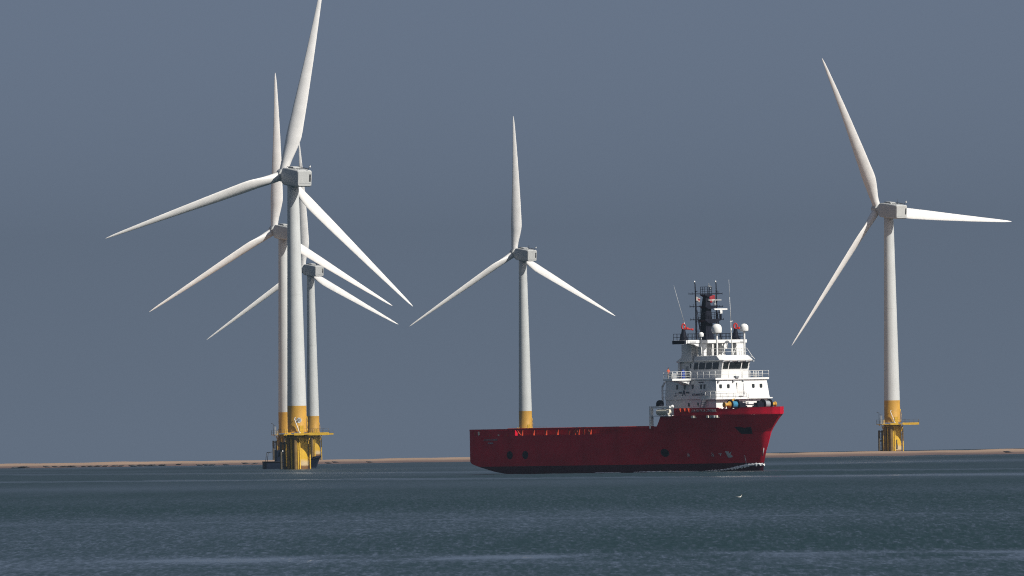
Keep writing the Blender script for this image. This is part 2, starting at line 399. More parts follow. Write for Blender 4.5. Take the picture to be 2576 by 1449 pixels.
def rounded_loft(secs, n=6):
    """secs: (y, halfwidth, z0, z1, corner radius) lofted along y"""
    v = []; f = []; ring = 4 * n
    for y, hw, z0, z1, rc in secs:
        for (sx_, sz_, a0) in ((1, 1, 0), (-1, 1, 90), (-1, -1, 180), (1, -1, 270)):
            cx_ = sx_ * (hw - rc); cz_ = (z1 - rc) if sz_ > 0 else (z0 + rc)
            for i in range(n):
                t = R(a0 + 90 * i / (n - 1)); v.append((cx_ + rc * math.cos(t), y, cz_ + rc * math.sin(t)))
    for k in range(len(secs) - 1):
        for i in range(ring): f.append((k * ring + i, k * ring + (i + 1) % ring, (k + 1) * ring + (i + 1) % ring, (k + 1) * ring + i))
    f += [tuple(range(ring)), tuple((len(secs) - 1) * ring + i for i in range(ring))]
    return v, f

TM = {}
def turbine_meshes():
    TM['blade'] = blade_mesh()
    z_tp = 9.2
    prof = [(2.02, 7.5), (2.02, 7.62), (1.97, 7.7), (1.96, 12.95)]
    mb = MB(); mb.lathe(prof + [(1.96, 12.952)], n=48); TM['tower_base'] = mb.mesh('yellow_band', [M_YEL])
    pr = [(1.958 - 0.008, 12.95)]
    for k in range(1, 13):
        h = 12.95 + (58.5 - 12.95) * k / 12; rr = 1.95 + (1.16 - 1.95) * ((h - 12.95) / (58.5 - 12.95))
        pr.append((rr, h))
    mb = MB(); mb.lathe(pr, n=48); TM['tower'] = mb.mesh('tower', [M_TOWER])
    mb = MB()
    for k in (6,): mb.lathe([(pr[k][0] + .012, pr[k][1] - .06), (pr[k][0] + .012, pr[k][1] + .06)], n=48)
    TM['flange'] = mb.mesh('tower_flange', [M_TOWER])
    mb = MB(); mb.lathe([(2.2, -9), (2.2, 5.9), (2.32, 6.0), (2.32, 6.25), (2.15, 6.4), (2.15, 7.0)], n=48); TM['pile'] = mb.mesh('transition_piece', [M_PILE])
    # nacelle: local y is downwind (towards the back)
    v, f = rounded_loft([(-3.15, .95, -1.05, 1.0, .55), (-2.9, 1.25, -1.35, 1.35, .55), (-1.9, 1.6, -1.7, 1.68, .5), (-.6, 1.7, -1.8, 1.78, .42), (2.5, 1.72, -1.8, 1.76, .38), (5.3, 1.68, -1.72, 1.7, .38), (5.62, 1.62, -1.66, 1.64, .38), (5.8, 1.45, -1.5, 1.48, .38)], 6)
    mb = MB(); mb.add(v, f, 0, True); TM['nacelle'] = mb.mesh('nacelle', [M_NAC])
    mb = MB(); mb.box(1.02, 1.36, 5.70, 5.84, -.62, .86)
    for k in range(6): mb.box(1.04, 1.34, 5.83, 5.87, -.52 + k * .22, -.44 + k * .22)
    TM['vent'] = mb.mesh('vent_grille', [M_DARK])
    mb = MB(); mb.box(-1.4, 1.4, 5.755, 5.83, -1.03, -1.0); TM['seam'] = mb.mesh('panel_seam', [M_GREYS])
    mb = MB(); mb.prism([(-.9, 1.70), (-.9, 1.9), (-.4, 2.1), (1.4, 2.12), (2.0, 1.95), (2.0, 1.70)], 'x', -.75, .75)
    TM['roof_hatch'] = mb.mesh('roof_hatch', [M_NAC])
    mb = MB()
    for sx_ in (-1.2, 1.2):
        mb.tube((sx_, -.4, 2.06), (sx_, 4.6, 1.98), .045, n=6)
        for yy in (-.4, .85, 2.1, 3.35, 4.6): mb.tube((sx_, yy, 1.66), (sx_, yy, 2.05), .035, n=6)
    mb.tube((-1.2, 4.6, 1.98), (1.2, 4.6, 1.98), .045, n=6)
    TM['roof_rail'] = mb.mesh('roof_rail', [M_DARK])
    mb = MB()
    mb.tube((-.5, 2.9, 1.7), (-.5, 2.9, 3.0), .04, n=6); TM['rod'] = mb.mesh('lightning_rod', [M_DARK]); mb = MB()
    mb.path([(.9, 5.3, 1.6), (.95, 5.6, 2.2), (1.0, 6.0, 2.25)], .05)
    TM['mast'] = mb.mesh('instrument_mast', [M_DARK])
    mb = MB(); mb.lathe([(.04, -.12), (.2, -.05), (.2, .1), (.06, .28)], c=(1.0, 6.05, 2.4), n=10); mb.box(.97, 1.03, 5.9, 6.3, 2.6, 2.75)
    TM['vane'] = mb.mesh('wind_vane', [M_WHITE])
    mb = MB(); mb.lathe([(.05, -2.15), (.55, -2.0), (1.0, -1.5), (1.3, -.8), (1.42, 0), (1.42, .9), (1.25, 1.0), (1.1, 1.02), (1.1, 1.75)], n=32, axis='y')
    TM['hub'] = mb.mesh('hub', [M_NAC])
    # ---------------- foundation fittings (local x = to the right of the photo, y away)
    mb = MB()
    mb.prism([(-2.6, -3.4), (1.6, -3.75), (6.45, -3.75), (6.45, -1.2), (3.2, -.9), (3.2, 2.3), (-2.6, 2.7), (-3.9, 1.6), (-3.9, -1.7)], 'z', 7.0, 7.16)
    mb.box(2.4, 6.46, -3.79, -3.752, 6.86, 7.42); mb.box(6.455, 6.485, -3.74, -1.2, 6.86, 7.42)
    mb.box(-.6, 1.4, -3.82, -3.76, 6.9, 7.36)
    for xx in (-3.2, -1.6, 0, 1.6): mb.box(xx - .07, xx + .07, -2.6, 2.2, 6.75, 6.998)
    TM['platform'] = mb.mesh('platform', [M_YEL2])
    mb = MB()
    loop = [(-3.85, 1.55), (-3.85, -1.65), (-2.6, -3.35), (1.6, -3.7), (6.4, -3.7), (6.4, -1.25), (3.15, -.95), (3.15, 2.25), (-2.55, 2.65), (-3.85, 1.55)]
    for (a0, b0), (a1, b1) in zip(loop[:-1], loop[1:]):
        ln = math.hypot(a1 - a0, b1 - b0); k = max(1, round(ln / 1.3))
        for z in (7.72, 8.22): mb.tube((a0, b0, z), (a1, b1, z), .016, n=5)
        for i in range(k):
            x_, y_ = a0 + (a1 - a0) * i / k, b0 + (b1 - b0) * i / k; mb.tube((x_, y_, 7.16), (x_, y_, 8.24), .02, n=5)
    TM['railing'] = mb.mesh('railing', [M_FEND])
    mb = MB()
    for xx, rr in ((-3.35, .28), (-2.55, .30)):
        mb.tube((xx, -1.3, -3), (xx, -1.3, 5.6), rr, n=12)
        for z in (.6, 3.0, 5.2): mb.tube((xx, -1.3, z), (-1.7, -.9, z + .1), .13, n=8)
    for k in range(15): mb.tube((-3.1, -1.45, .3 + k * .36), (-2.8, -1.45, .3 + k * .36), .025, n=5)
    TM['landing'] = mb.mesh('boat_landing', [M_FEND])
    mb = MB()
    for xx, yy, rr, zt in ((-.45, -2.75, .42, 6.6), (-1.85, -1.75, .36, 6.4)):
        mb.tube((xx, yy, -3), (xx, yy, zt), rr, n=14)
        for z in (1.0, 3.4, 5.8): mb.tube((xx, yy, z), (xx * .8, yy * .6, z), .12, n=8)
    TM['fender'] = mb.mesh('fender_pile', [M_FEND2])
    mb = MB()
    for xx in (-2.35, -1.95): mb.tube((xx, -2.0, .5), (xx, -2.0, 8.2), .05, n=6)
    for k in range(24): mb.tube((-2.35, -2.0, .7 + k * .31), (-1.95, -2.0, .7 + k * .31), .025, n=5)
    TM['ladder'] = mb.mesh('ladder', [M_YEL2])
    for nm_, xx, yy, zt in (('a', -1.25, -2.25, 6.2), ('b', .45, -2.55, 6.3), ('c', .1, -2.5, 5.5), ('d', 2.5, -.9, 6.0)):
        mb = MB(); mb.tube((xx + .08, yy, -4), (xx, yy, zt), .16, n=10)
        for z in (1.9, 4.6): mb.tube((xx, yy, z), (xx * .8, yy * .75, z), .09, n=6)
        TM['jtube_' + nm_] = mb.mesh('cable_tube', [M_YEL2])
    mb = MB()
    for k in range(6):
        t = R(60 * k + 15); mb.tube((2.2 * math.cos(t), 2.2 * math.sin(t), 5.1), (2.75 * math.cos(t), 2.75 * math.sin(t), 6.85), .1, n=6)
    mb.lathe([(2.25, 6.42), (2.5, 6.42), (2.5, 6.56), (2.25, 6.56)], n=40)
    TM['brace'] = mb.mesh('platform_brace', [M_YEL2])
    mb = MB(); mb.path([(.55, -2.3, 7.16), (.2, -2.3, 8.3), (-.28, -2.3, 9.6), (-.5, -2.3, 10.2), (-.42, -2.3, 10.45), (-.2, -2.3, 10.5)], .09, n=8)
    mb.tube((.55, -2.3, 7.16), (.55, -2.3, 7.5), .16, n=10); TM['davit'] = mb.mesh('davit_crane', [M_WHITE])
    mb = MB(); mb.path([(2.02, -.55, 7.5), (2.12, -.6, 8.3), (2.16, -.6, 9.6), (2.0, -.5, 10.8)], .07, n=6); TM['cable'] = mb.mesh('cable_guard', [M_YEL2])
    mb = MB(); mb.box(.55, 1.35, -1.98, -1.75, 7.2, 8.9); TM['door'] = mb.mesh('door', [M_YEL2])
    mb = MB(); mb.path([(-3.3, -1.2, 7.16), (-3.3, -1.2, 9.9), (-3.9, -1.2, 10.15)], .06, n=6); mb.tube((-3.3, -1.2, 9.4), (-2.7, -1.2, 9.6), .04, n=6)
    TM['lamp'] = mb.mesh('lamp_post', [M_DARK])
    mb = MB(); mb.box(-2.95, -2.55, -2.35, -2.0, 7.16, 9.2); mb.box(-3.0, -2.5, -2.4, -1.95, 9.2, 9.26)
    TM['cabinet'] = mb.mesh('equipment_cabinet', [M_GREYS])
    mb = MB()
    n = 16; v = []
    for k in range(n):
        t = 2 * math.pi * k / n; xx = .42 + .52 * math.cos(t); v.append((xx, -math.sqrt(max(0, 2.0 ** 2 - xx * xx)) - .03, 10.0 + .55 * math.sin(t)))
    v2 = [(p[0], p[1] + .05, p[2]) for p in v]
    mb.add(v + v2, [(i, (i + 1) % n, n + (i + 1) % n, n + i) for i in range(n)] + [tuple(range(n))[::-1], tuple(range(n, 2 * n))])
    TM['plate'] = mb.mesh('number_plate', [M_LETTERW])
    mb = MB(); mb.add([(.75, -2.1, 1.0), (1.12, -2.02, .9), (1.2, -2.0, 1.7), (1.05, -2.04, 2.6), (1.1, -2.02, 3.2), (.85, -2.08, 3.3), (.8, -2.1, 2.2)], [(0, 1, 2, 3, 4, 5, 6)])
    TM['stain'] = mb.mesh('rust_patch', [M_FEND])
turbine_meshes()
BLADE_NAMES = 3
def turbine(x, y, yaw, phase, label, number=None, stain=False, davit=False, plate=False, gear=True):
    root = empty('wind_turbine', (x, y, 0)); tag(root, label, 'wind turbine', 'white offshore wind turbines with yellow bases')
    def part(name, key, parent=root): return link(name, TM[key], parent)
    part('transition_piece', 'pile'); tw = part('tower', 'tower'); part('flange', 'flange', tw)
    yb = part('yellow_band', 'tower_base')
    part('door', 'door', yb)
    if plate: part('number_plate', 'plate', yb)
    if number:
        me = text_mesh('turbine_number', number, .95, M_BLACK, .01)
        me.transform(Matrix.Rotation(R(90), 4, 'X')); me.transform(Matrix.Rotation(R(12), 4, 'Z'))
        link('turbine_number', me, yb).location = (.44, -2.02, 10.0)
    pf = part('platform', 'platform'); part('railing', 'railing', pf); part('brace', 'brace', pf); 
    if gear: part('equipment_cabinet', 'cabinet', pf); part('lamp_post', 'lamp', pf)
    if davit: part('davit_crane', 'davit', pf)
    part('boat_landing', 'landing'); part('fender_pile', 'fender'); part('ladder', 'ladder'); part('cable_guard', 'cable', yb)
    for k in 'abcd': part('cable_tube', 'jtube_' + k)
    if stain: part('rust_patch', 'stain')
    nac = part('nacelle', 'nacelle')
    Mn = Matrix.Translation((0, 0, HUB_Z)) @ Matrix.Rotation(yaw + math.pi, 4, 'Z') @ Matrix.Rotation(math.pi, 4, 'Z')
    # local +y must point downwind = (sin yaw, -cos yaw)
    Mn = Matrix.Translation((0, 0, HUB_Z)) @ Matrix.Rotation(yaw - math.pi, 4, 'Z') @ Matrix.Rotation(-TILT, 4, 'X')
    nac.matrix_local = Mn
    for nme, key in (('vent_grille', 'vent'), ('panel_seam', 'seam'), ('roof_hatch', 'roof_hatch'), ('roof_rail', 'roof_rail'), ('instrument_mast', 'mast'), ('lightning_rod', 'rod'), ('lightning_rod', 'rod'), ('wind_vane', 'vane')):
        c = part(nme, key, nac)
        if key in ('vent', 'vane', 'mast'): c.scale = (-1, 1, 1)
        if nme == 'lightning_rod' and c.name.endswith(('1', '3', '5', '7', '9')): c.location = (1.0, 1.5, 0)
    hub = part('hub', 'hub'); hub.matrix_local = Mn @ Matrix.Translation((0, -OVER, 0))
    d = Vector((math.sin(yaw) * math.cos(TILT), -math.cos(yaw) * math.cos(TILT), -math.sin(TILT)))
    rr = Vector((math.cos(yaw), math.sin(yaw), 0)); uu = rr.cross(-d)
    hc = Vector((0, 0, HUB_Z)) - d * OVER
    for k in range(3):
        a = phase + k * 2 * math.pi / 3
        rad = rr * math.cos(a) + uu * math.sin(a); tan = -rr * math.sin(a) + uu * math.cos(a)   # leading edge goes anticlockwise seen from here
        b = part('blade', 'blade'); m = Matrix((tan, d, rad)).transposed().to_4x4(); m.translation = hc; b.matrix_local = m
    return root
turbine(-44.48, 2605, R(25.7), R(78.1), 'largest wind turbine with bright yellow base, in front of two others at left', '31', davit=True, plate=True, gear=False)
turbine(-59.39, 3310, R(28.3), R(90.7), 'wind turbine half hidden behind the left edge of the largest turbine, one blade straight up')
turbine(-64.6, 4085, R(31.0), R(93.4), 'smallest hazy wind turbine just right of and behind the largest turbine')
turbine(3.35, 3810, R(29.9), R(91.9), 'wind turbine standing alone behind the stern half of the red ship', gear=False)
turbine(93.29, 3140, R(32.4), R(115.2), 'wind turbine at far right beyond the bow of the red ship', None, True, True, False)

# ------------------------------------------------------------------ supply ship (local x forward, y to port, z up; b = metres to starboard)
SHIP = empty('supply_ship', (20.78, 2064.0, 0.0), -R(52))
tag(SHIP, 'red supply ship with white superstructure at the bow and long low cargo deck', 'ship')
BH = 8.75; A_ST = -34.95
def lerp(x, xs, ys): return float(np.interp(x, xs, ys))
SIL_Z = [-2, -.3, 1.0, 3.1, 4.5, 6.5, 8.0, 9.0, 10.2]
SIL_X = [18.9, 19.02, 19.1, 19.55, 20.0, 20.54, 21.5, 22.3, 22.46]
A_S = 4.0
DECK_T = ([0, .19, .32, .445, .57, .70, .796, .876, .94, .981, 1.0], [8.75, 8.7, 8.6, 8.2, 7.35, 6.2, 4.85, 3.5, 2.1, .95, 0])
WL_T = ([0, .15, .30, .45, .59, .74, .85, .93, .978, 1.0], [8.75, 7.9, 6.6, 5.2, 3.8, 2.45, 1.45, .8, .38, 0])
TIP = {}
def tip_of(z):
    z = round(z, 3)
    if z in TIP: return TIP[z]
    X = lerp(z, SIL_Z, SIL_X); lo, hi = 24, 38
    for _ in range(40):
        t = (lo + hi) / 2; m = max(.616 * a + .788 * hb_t(a, z, t) for a in np.linspace(t - 12, t, 80))
        if m > X: hi = t
        else: lo = t
    TIP[z] = t; return t
def hb_t(a, z, tip):
    if a <= A_S: h = BH
    else:
        u = (a - A_S) / (tip - A_S); w = max(0.0, min(1.0, z / 9.0)) ** 1.5
        def sm(T):                                    # averaged look-up, so that the plating bends smoothly
            return sum(k * lerp(min(1.0, u + d), *T) for d, k in ((-.05 * (1 - u), .25), (0, .5), (.05 * (1 - u), .25)))
        h = sm(WL_T) * (1 - w) + sm(DECK_T) * w
    if a < A_ST + 1.2: h -= .35 * ((A_ST + 1.2 - a) / 1.2) ** 2
    return h
def hb(a, z): return hb_t(a, z, tip_of(z))
def z_bot(a): return lerp(a, [-35, -34.2, -32.3, -27.7, -23.5, -18], [2.2, 1.75, 1.25, .33, -.1, -1.8])

def hull_side_grid(zs, a_cols, nb=40, a_min=None):
    """rows of starboard points for levels zs; a_cols up to 20 then nb columns to the stem"""
    rows = []
    for z in zs:
        row = []
        t = tip_of(z)
        cols = list(a_cols) + [a_cols[-1] + (t - a_cols[-1]) * (1 - (1 - k / nb) ** 1.6) for k in range(1, nb + 1)]
        for a in cols:
            zz = max(z, z_bot(a)) if a < -17 else z
            row.append((a, hb(a, zz), zz))
        rows.append(row)
    return rows

def build_hull():
    mb = MB()
    aft = [A_ST, -34.5, -34.0, -33.2, -32, -30, -28, -26, -24, -21, -18, -13, -8, -3, 1, A_S]
    full = aft
    z1 = [-1.8, -.6, 0, .6, 1.25]; z2 = [1.25, 2.2, 3.2, 4.2, 5.2, 6.25]
    def strip(zs, cols, mi):
        g = hull_side_grid(zs, cols); nc = len(g[0]); v = []; f = []
        for row in g:
            v += [(a, -b, z) for a, b, z in row]
        no = len(v)
        for row in g: v += [(a, b, z) for a, b, z in row]
        for r_ in range(len(g) - 1):
            for c in range(nc - 1):
                k = r_ * nc + c; f.append((k, k + 1, k + nc + 1, k + nc)); f.append((no + k, no + k + nc, no + k + nc + 1, no + k + 1))
        for r_ in range(len(g) - 1): f.append((r_ * nc, (r_ + 1) * nc, no + (r_ + 1) * nc, no + r_ * nc))   # transom
        mb.add(v, f, mi, True); return g
    g = strip(z1, full, 1); gu = strip(z2, full, 0)
    # bottom
    row = g[0]; v = [(a, -b, z) for a, b, z in row] + [(a, b, z) for a, b, z in row]; n = len(row)
    mb.add(v, [(i, i + 1, n + i + 1, n + i) for i in range(n - 1)], 1)
    # main deck
    row = gu[-1]; v = [(a, -b, 6.25) for a, b, z in row] + [(a, b, 6.25) for a, b, z in row]
    k13 = len(aft)
    mb.add(v, [(i, i + 1, n + i + 1, n + i) for i in range(n - 1)], 0)
    # forecastle plating, aft end sloping
    zs = [6.25, 6.9, 7.6, 8.3, 8.7, 9.0]
    st = []
    for z in zs:
        a0 = lerp(z, [6.25, 7.35, 9.0], [12.6, 13.7, 15.3]); t = tip_of(z)
        cols = [a0, a0 + 1.2, 17.5] + [17.5 + (t - 17.5) * (1 - (1 - k / 30) ** 1.6) for k in range(1, 31)]
        st.append([(a, hb(a, z), z) for a in cols])
    nc = len(st[0]); v = [(a, -b, z) for r_ in st for a, b, z in r_]; no = len(v); v += [(a, b, z) for r_ in st for a, b, z in r_]; f = []
    for r_ in range(len(st) - 1):
        for c in range(nc - 1):
            k = r_ * nc + c; f.append((k, k + 1, k + nc + 1, k + nc)); f.append((no + k, no + k + nc, no + k + nc + 1, no + k + 1))
        f.append((r_ * nc, (r_ + 1) * nc, no + (r_ + 1) * nc, no + r_ * nc))
    e = (len(st) - 1) * nc
    for c in range(nc - 1): f.append((e + c, e + c + 1, no + e + c + 1, no + e + c))
    mb.add(v, f, 0, True)
    h = mb.build('hull', [M_RED, M_BOOT], SHIP)
    es = h.modifiers.new('edges', 'EDGE_SPLIT'); es.split_angle = R(38)
    return h
HULL = build_hull()

# bulwark round the forecastle
def build_bulwark():
    mb = MB(); zs = [9.004, 9.3, 10.05, 10.2]; ou = []
    for z, dx in zip(zs, (.05, .1, .1, .14)):
        t = tip_of(9.0)
        cols = [18.4, 19.2] + [19.2 + (t - 19.2) * (1 - (1 - k / 40) ** 1.6) for k in range(1, 41)]
        ou.append([(a + dx * max(0, (a - 26) / 8), hb(a, 9.0) + dx, z - (.22 if z > 10 and 27.0 < a < 30.4 else 0)) for a in cols])
    n = len(ou[0]); L4 = len(zs); v = []
    full = [[(a, -b, z) for a, b, z in r_] + [(a, b, z) for a, b, z in r_[::-1][1:]] for r_ in ou]
    inn = [[(a - .22 * max(0, (a - 26) / 8), (abs(y) - .2) * (1 if y > 0 else -1) if abs(y) > .25 else 0, z) for a, y, z in r_] for r_ in full]
    m = len(full[0]); rows = full + inn[::-1]; v = [p for r_ in rows for p in r_]; f = []
    K = len(rows)
    for r_ in range(K):
        for c in range(m - 1):
            p, q = r_ * m + c, ((r_ + 1) % K) * m + c; f.append((p, p + 1, q + 1, q))
    f.append(tuple(r_ * m for r_ in range(K))); f.append(tuple(r_ * m + m - 1 for r_ in range(K))[::-1])
    mb.add(v, f, 0, True)
    ob = mb.build('bulwark', M_RED, SHIP); es = ob.modifiers.new('edges', 'EDGE_SPLIT'); es.split_angle = R(35)
    return ob
BULW = build_bulwark()
STAYS = (19.75, 20.9, 21.9)
def a_at(px_m, z):                                    # where a sight line of the given offset meets the shell
    return float(min(np.linspace(12, tip_of(z) - .1, 600), key=lambda a: abs(.616 * a - .788 * hb(a, z) - px_m)))
def off(a775, z): return .616 * a775 - .788 * 7.75
for x7 in STAYS:
    a = a_at(off(x7, 9), 9.0); b = hb(a, 9.0)
    mb = MB(); mb.prism([(-b, 9.3), (-b, 10.18), (-b - .5, 10.12), (-b - .42, 9.9), (-b - .12, 9.3)], 'x', a - .12, a + .12)
    mb.build('bulwark_stay', M_ORANGE, BULW)

# cargo rail along the working deck: plating, cap rail, posts in the open slot
def build_rail():
    root = MB()
    for s in (1, -1):
        def side(a0, a1, z0, z1, d0=0.0, th=.14):
            n = max(1, int((a1 - a0) / 1.0)); v = []; f = []
            for i in range(n + 1):
                a = a0 + (a1 - a0) * i / n; b = hb(a, 6.2) - d0
                v += [(a, -s * b, z0), (a, -s * b, z1), (a, -s * (b - th), z1), (a, -s * (b - th), z0)]
            for i in range(n):
                k = 4 * i
                for j in range(4): f.append((k + j, k + 4 + j, k + 4 + (j + 1) % 4, k + (j + 1) % 4))
            f += [(0, 1, 2, 3), (4 * n, 4 * n + 3, 4 * n + 2, 4 * n + 1)]
            root.add(v, f)
        side(A_ST, -22.6, 6.252, 7.12); side(12.6, 13.6, 6.252, 7.12)
        side(A_ST, 13.7, 7.122, 7.36, -.04, .34)
        side(-22.7, 12.7, 6.252, 7.13, .75, .12)                 # crash rail inboard of the slot
    root.box(A_ST, A_ST + .14, -BH + .5, BH - .5, 6.252, 7.34)
    return root.build('cargo_rail', M_RED, SHIP)
RAIL = build_rail()
mb = MB(); mb.path([(a, -hb(a, 6.2) + .12, 7.40) for a in np.arange(-24.5, 13.5, 1.0)], .055, n=6); mb.build('rail_highlight', M_ORANGE, RAIL)  # added orange strip, imitates the sunlit top edge of the cap rail
for a0, da, w in ((-22.3, 1.0, .16), (-20.9, 0, .18), (-17.8, 0, .16), (-14.6, 0, .24), (-11.6, 0, .26), (-8.5, 0, .2), (-7.0, 0, .18), (-6.5, .3, .14), (-5.9, 0, .14), (-4.6, 0, .16), (-3.6, .5, .16), (-2.9, 0, .2)):
    mb = MB(); b = hb(-10, 6.2) - .05
    mb.add([(a0 + (da if z < 6.6 else 0) + dx, -b + dy, z) for z in (6.254, 7.118) for dx in (0, w) for dy in (0, .3)], [(0, 1, 3, 2), (4, 6, 7, 5), (0, 2, 6, 4), (1, 5, 7, 3), (0, 4, 5, 1), (2, 3, 7, 6)])
    mb.build('rail_post', M_ORANGE, RAIL)

for a0, z0, w, h, m_ in ((-33.1, 6.45, .2, .55, M_ORANGE), (-32.1, 6.4, .28, .6, M_CREAM), (-29.1, 6.27, .2, .22, M_ORANGE), (-26.8, 6.27, .22, .22, M_CREAM), (-24.6, 6.27, .2, .22, M_ORANGE)):
    mb = MB(); b = hb(a0, 6.2); mb.box(a0, a0 + w, -b - .16, -b + .1, z0, z0 + h); mb.build('lit_port_box', m_, RAIL)  # added boxes standing in for sunlit ports and pale dots in the plating

# marks and openings on the starboard plating
def plate_on_hull(name, a, z, poly, m, parent, off=.03, th=.03):
    """polygon of (da, dz) lying on the starboard shell"""
    v = []
    for k in (off, off - th - .04):
        for da, dz in poly: v.append((a + da, -(hb(a + da, z + dz) + k), z + dz))
    n = len(poly); mb = MB()
    mb.add(v, [(i, (i + 1) % n, n + (i + 1) % n, n + i) for i in range(n)] + [tuple(range(n))[::-1], tuple(range(n, 2 * n))])
    return mb.build(name, m, parent)
def circ(r, n=16, ry=None): return [(r * math.cos(2 * math.pi * i / n), (ry or r) * math.sin(2 * math.pi * i / n)) for i in range(n)]
for a in (-23.9, -19.8, 13.9): plate_on_hull('hull_opening', a, 3.08, circ(.78, ry=.66), M_BLACK, HULL)
aa = a_at(off(36.1, 6.5), 6.5); plate_on_hull('anchor_pocket', aa, 6.5, [(-1.3, .55), (1.2, .5), (1.0, -.6), (-.7, -.6)], M_BLACK, HULL)
for x7, kind in ((21.53, 0), (27.8, 1), (29.74, 2), (32.02, 3)):
    a = a_at(off(x7, 2.66), 2.66)
    if kind in (0, 1):
        mb = MB(); n = 20
        for r0_, r1_ in ((.34, .26),):
            v = [(a + rr * math.cos(2 * math.pi * i / n) * .9, -(hb(a, 2.66 + rr * math.sin(2 * math.pi * i / n)) + .04), 2.66 + rr * math.sin(2 * math.pi * i / n)) for rr in (r0_, r1_) for i in range(n)]
            mb.add(v, [(i, (i + 1) % n, n + (i + 1) % n, n + i) for i in range(n)])
        for t in (45, 135):
            c, s_ = math.cos(R(t)) * .28, math.sin(R(t)) * .28
            mb.tube((a - c, -(hb(a - c, 2.66) + .05), 2.66 - s_), (a + c, -(hb(a + c, 2.66) + .05), 2.66 + s_), .035, n=5)
        mb.build('thruster_mark', M_LETTERW, HULL)
    elif kind == 2:
        plate_on_hull('load_mark', a, 2.7, [(-.3, .12), (.3, .12), (.3, .02), (.06, .02), (.06, -.25), (-.06, -.25), (-.06, .02), (-.3, .02)], M_LETTERW, HULL)
    else:
        plate_on_hull('bulb_mark', a, 2.66, [(-.55, .5), (.1, .5), (.0, .12), (.6, .45), (.25, .0), (.6, -.3), (.25, -.5), (-.3, -.5)], M_LETTERW, HULL)
aa = a_at(off(36.28, 1.7), 1.7)
mb = MB()
for k in range(7): mb.box(aa - .09, aa + .09, -hb(aa, 1.15 + .2 * k) - .06, -hb(aa, 1.15 + .2 * k) + .05, 1.15 + .2 * k, 1.25 + .2 * k)
mb.build('draft_marks', M_LETTERW, HULL)
mb = MB(); at_ = tip_of(3) - .5
mb.tube((at_ - .05, hb(at_, 2.6) * -.4 - .12, 2.4), (at_ + .35, hb(at_, 3.4) * -.4 - .12, 3.6), .07, n=6); mb.build('stem_mark', M_LETTERW, HULL)
for a, w, m_ in ((24.4, .7, M_CREAM), (28.2, .5, M_CREAM), (29.3, 1.3, M_GREYS), (30.4, .5, M_CREAM)):
    a2 = a_at(off(a - 1.28, 8.9), 8.75)
    mb = MB(); mb.box(a2 - w / 2, a2 + w / 2, -hb(a2, 8.75) - .42, -hb(a2, 8.75) + .3, 8.58, 8.95); mb.build('lit_gear_block', m_, HULL, .03)  # added pale blocks, stand in for sunlit gear showing through hull openings

def shell_text(body, size, a_c, z_c, m, parent, name, zref=None, grow=.06, sx=1.0):
    me = text_mesh(name, body, size, m, .015, sx=sx)
    for v in me.vertices:                                  # text x runs towards the bow on the starboard side
        a = a_c + v.co.x; z = z_c + v.co.y; b = hb(a, zref if zref else z) + grow + v.co.z
        v.co = (a, -b, z)
    me.update(); return link(name, me, parent)
shell_text('ATLANTICA CARRIER', .60, a_at(off(25.67, 9), 9.0), 9.70, M_NAME, BULW, 'ship_name', 9.0, .16, sx=.80)
shell_text('ATLANTICA CARRIER', .40, -28.9, 5.62, M_NAME, HULL, 'ship_name', 5.6, .03, sx=.95)

mb = MB()
for k, w in enumerate((.16, .12, .2, .14, .18, .12)): b = hb(-29.6, 5.0); mb.box(-29.6 + k * .24, -29.6 + k * .24 + w, -b - .04, -b + .02, 4.96, 5.2)
mb.build('port_name', M_NAME, HULL)

# ---------------- deckhouse
ZF, ZB = 9.0, 14.9
def rake(z): return 26.0 - .115 * (z - 10.2)
def house():
    mb = MB()
    def ring(z, fa, hbw): return [(13.1, -hbw, z), (fa - 1.5, -hbw, z), (fa, -hbw + .22, z), (fa, hbw - .22, z), (fa - 1.5, hbw, z), (13.1, hbw, z)]
    lo = [ring(9.004, 25.9, 5.6), ring(11.55, 25.75, 5.6)]
    hi = [ring(11.56, rake(11.56) + .25, 5.75), ring(14.62, rake(14.62) + .2, 5.45)]
    for rs in (lo, hi):
        v = [p for r_ in rs for p in r_]; n = 6
        mb.add(v, [(i, (i + 1) % n, n + (i + 1) % n, n + i) for i in range(n)] + [tuple(range(n))[::-1], tuple(range(n, 2 * n))])
    mb.prism([(12.9, -5.55), (25.95, -5.55), (25.95, 5.55), (12.9, 5.55)], 'z', 14.63, 14.95)
    return mb.build('deckhouse', M_WHITE, SHIP, .05)
HOUSE = house()
def front_window(b, z, w, h, a, name='window', parent=None, m=M_GLASS, th=.06):
    mb = MB(); r_ = min(w, h) * .28; pts = []
    for (sx_, sz_, a0) in ((1, 1, 0), (-1, 1, 90), (-1, -1, 180), (1, -1, 270)):
        for i in range(4):
            t = R(a0 + 30 * i); pts.append((sx_ * (w / 2 - r_) + r_ * math.cos(t), sz_ * (h / 2 - r_) + r_ * math.sin(t)))
    mb.prism([(-b + p[0], z + p[1]) for p in pts], 'x', a - .1, a + th); return mb.build(name, m, parent or HOUSE)
def side_window(a, z, w, h, b, parent, m=M_GLASS, name='window', skew=0.0, th=.05):
    mb = MB(); mb.prism([(a - w / 2 - skew, z - h / 2), (a + w / 2 - skew, z - h / 2), (a + w / 2 + skew, z + h / 2), (a - w / 2 + skew, z + h / 2)], 'y', -b + .1, -b - th); return mb.build(name, m, parent)
for b in (4.64, 3.04, -2.12, -3.72): front_window(b - .18, 13.6, .52, .66, rake(13.6) + .22)
for a in (16.1, 18.04, 20.08, 22.25, 23.1): side_window(a, 13.6, .42, .72, 5.56, HOUSE)
for a in (19.1, 21.45): side_window(a, 10.75, .34, .6, 5.6, HOUSE)
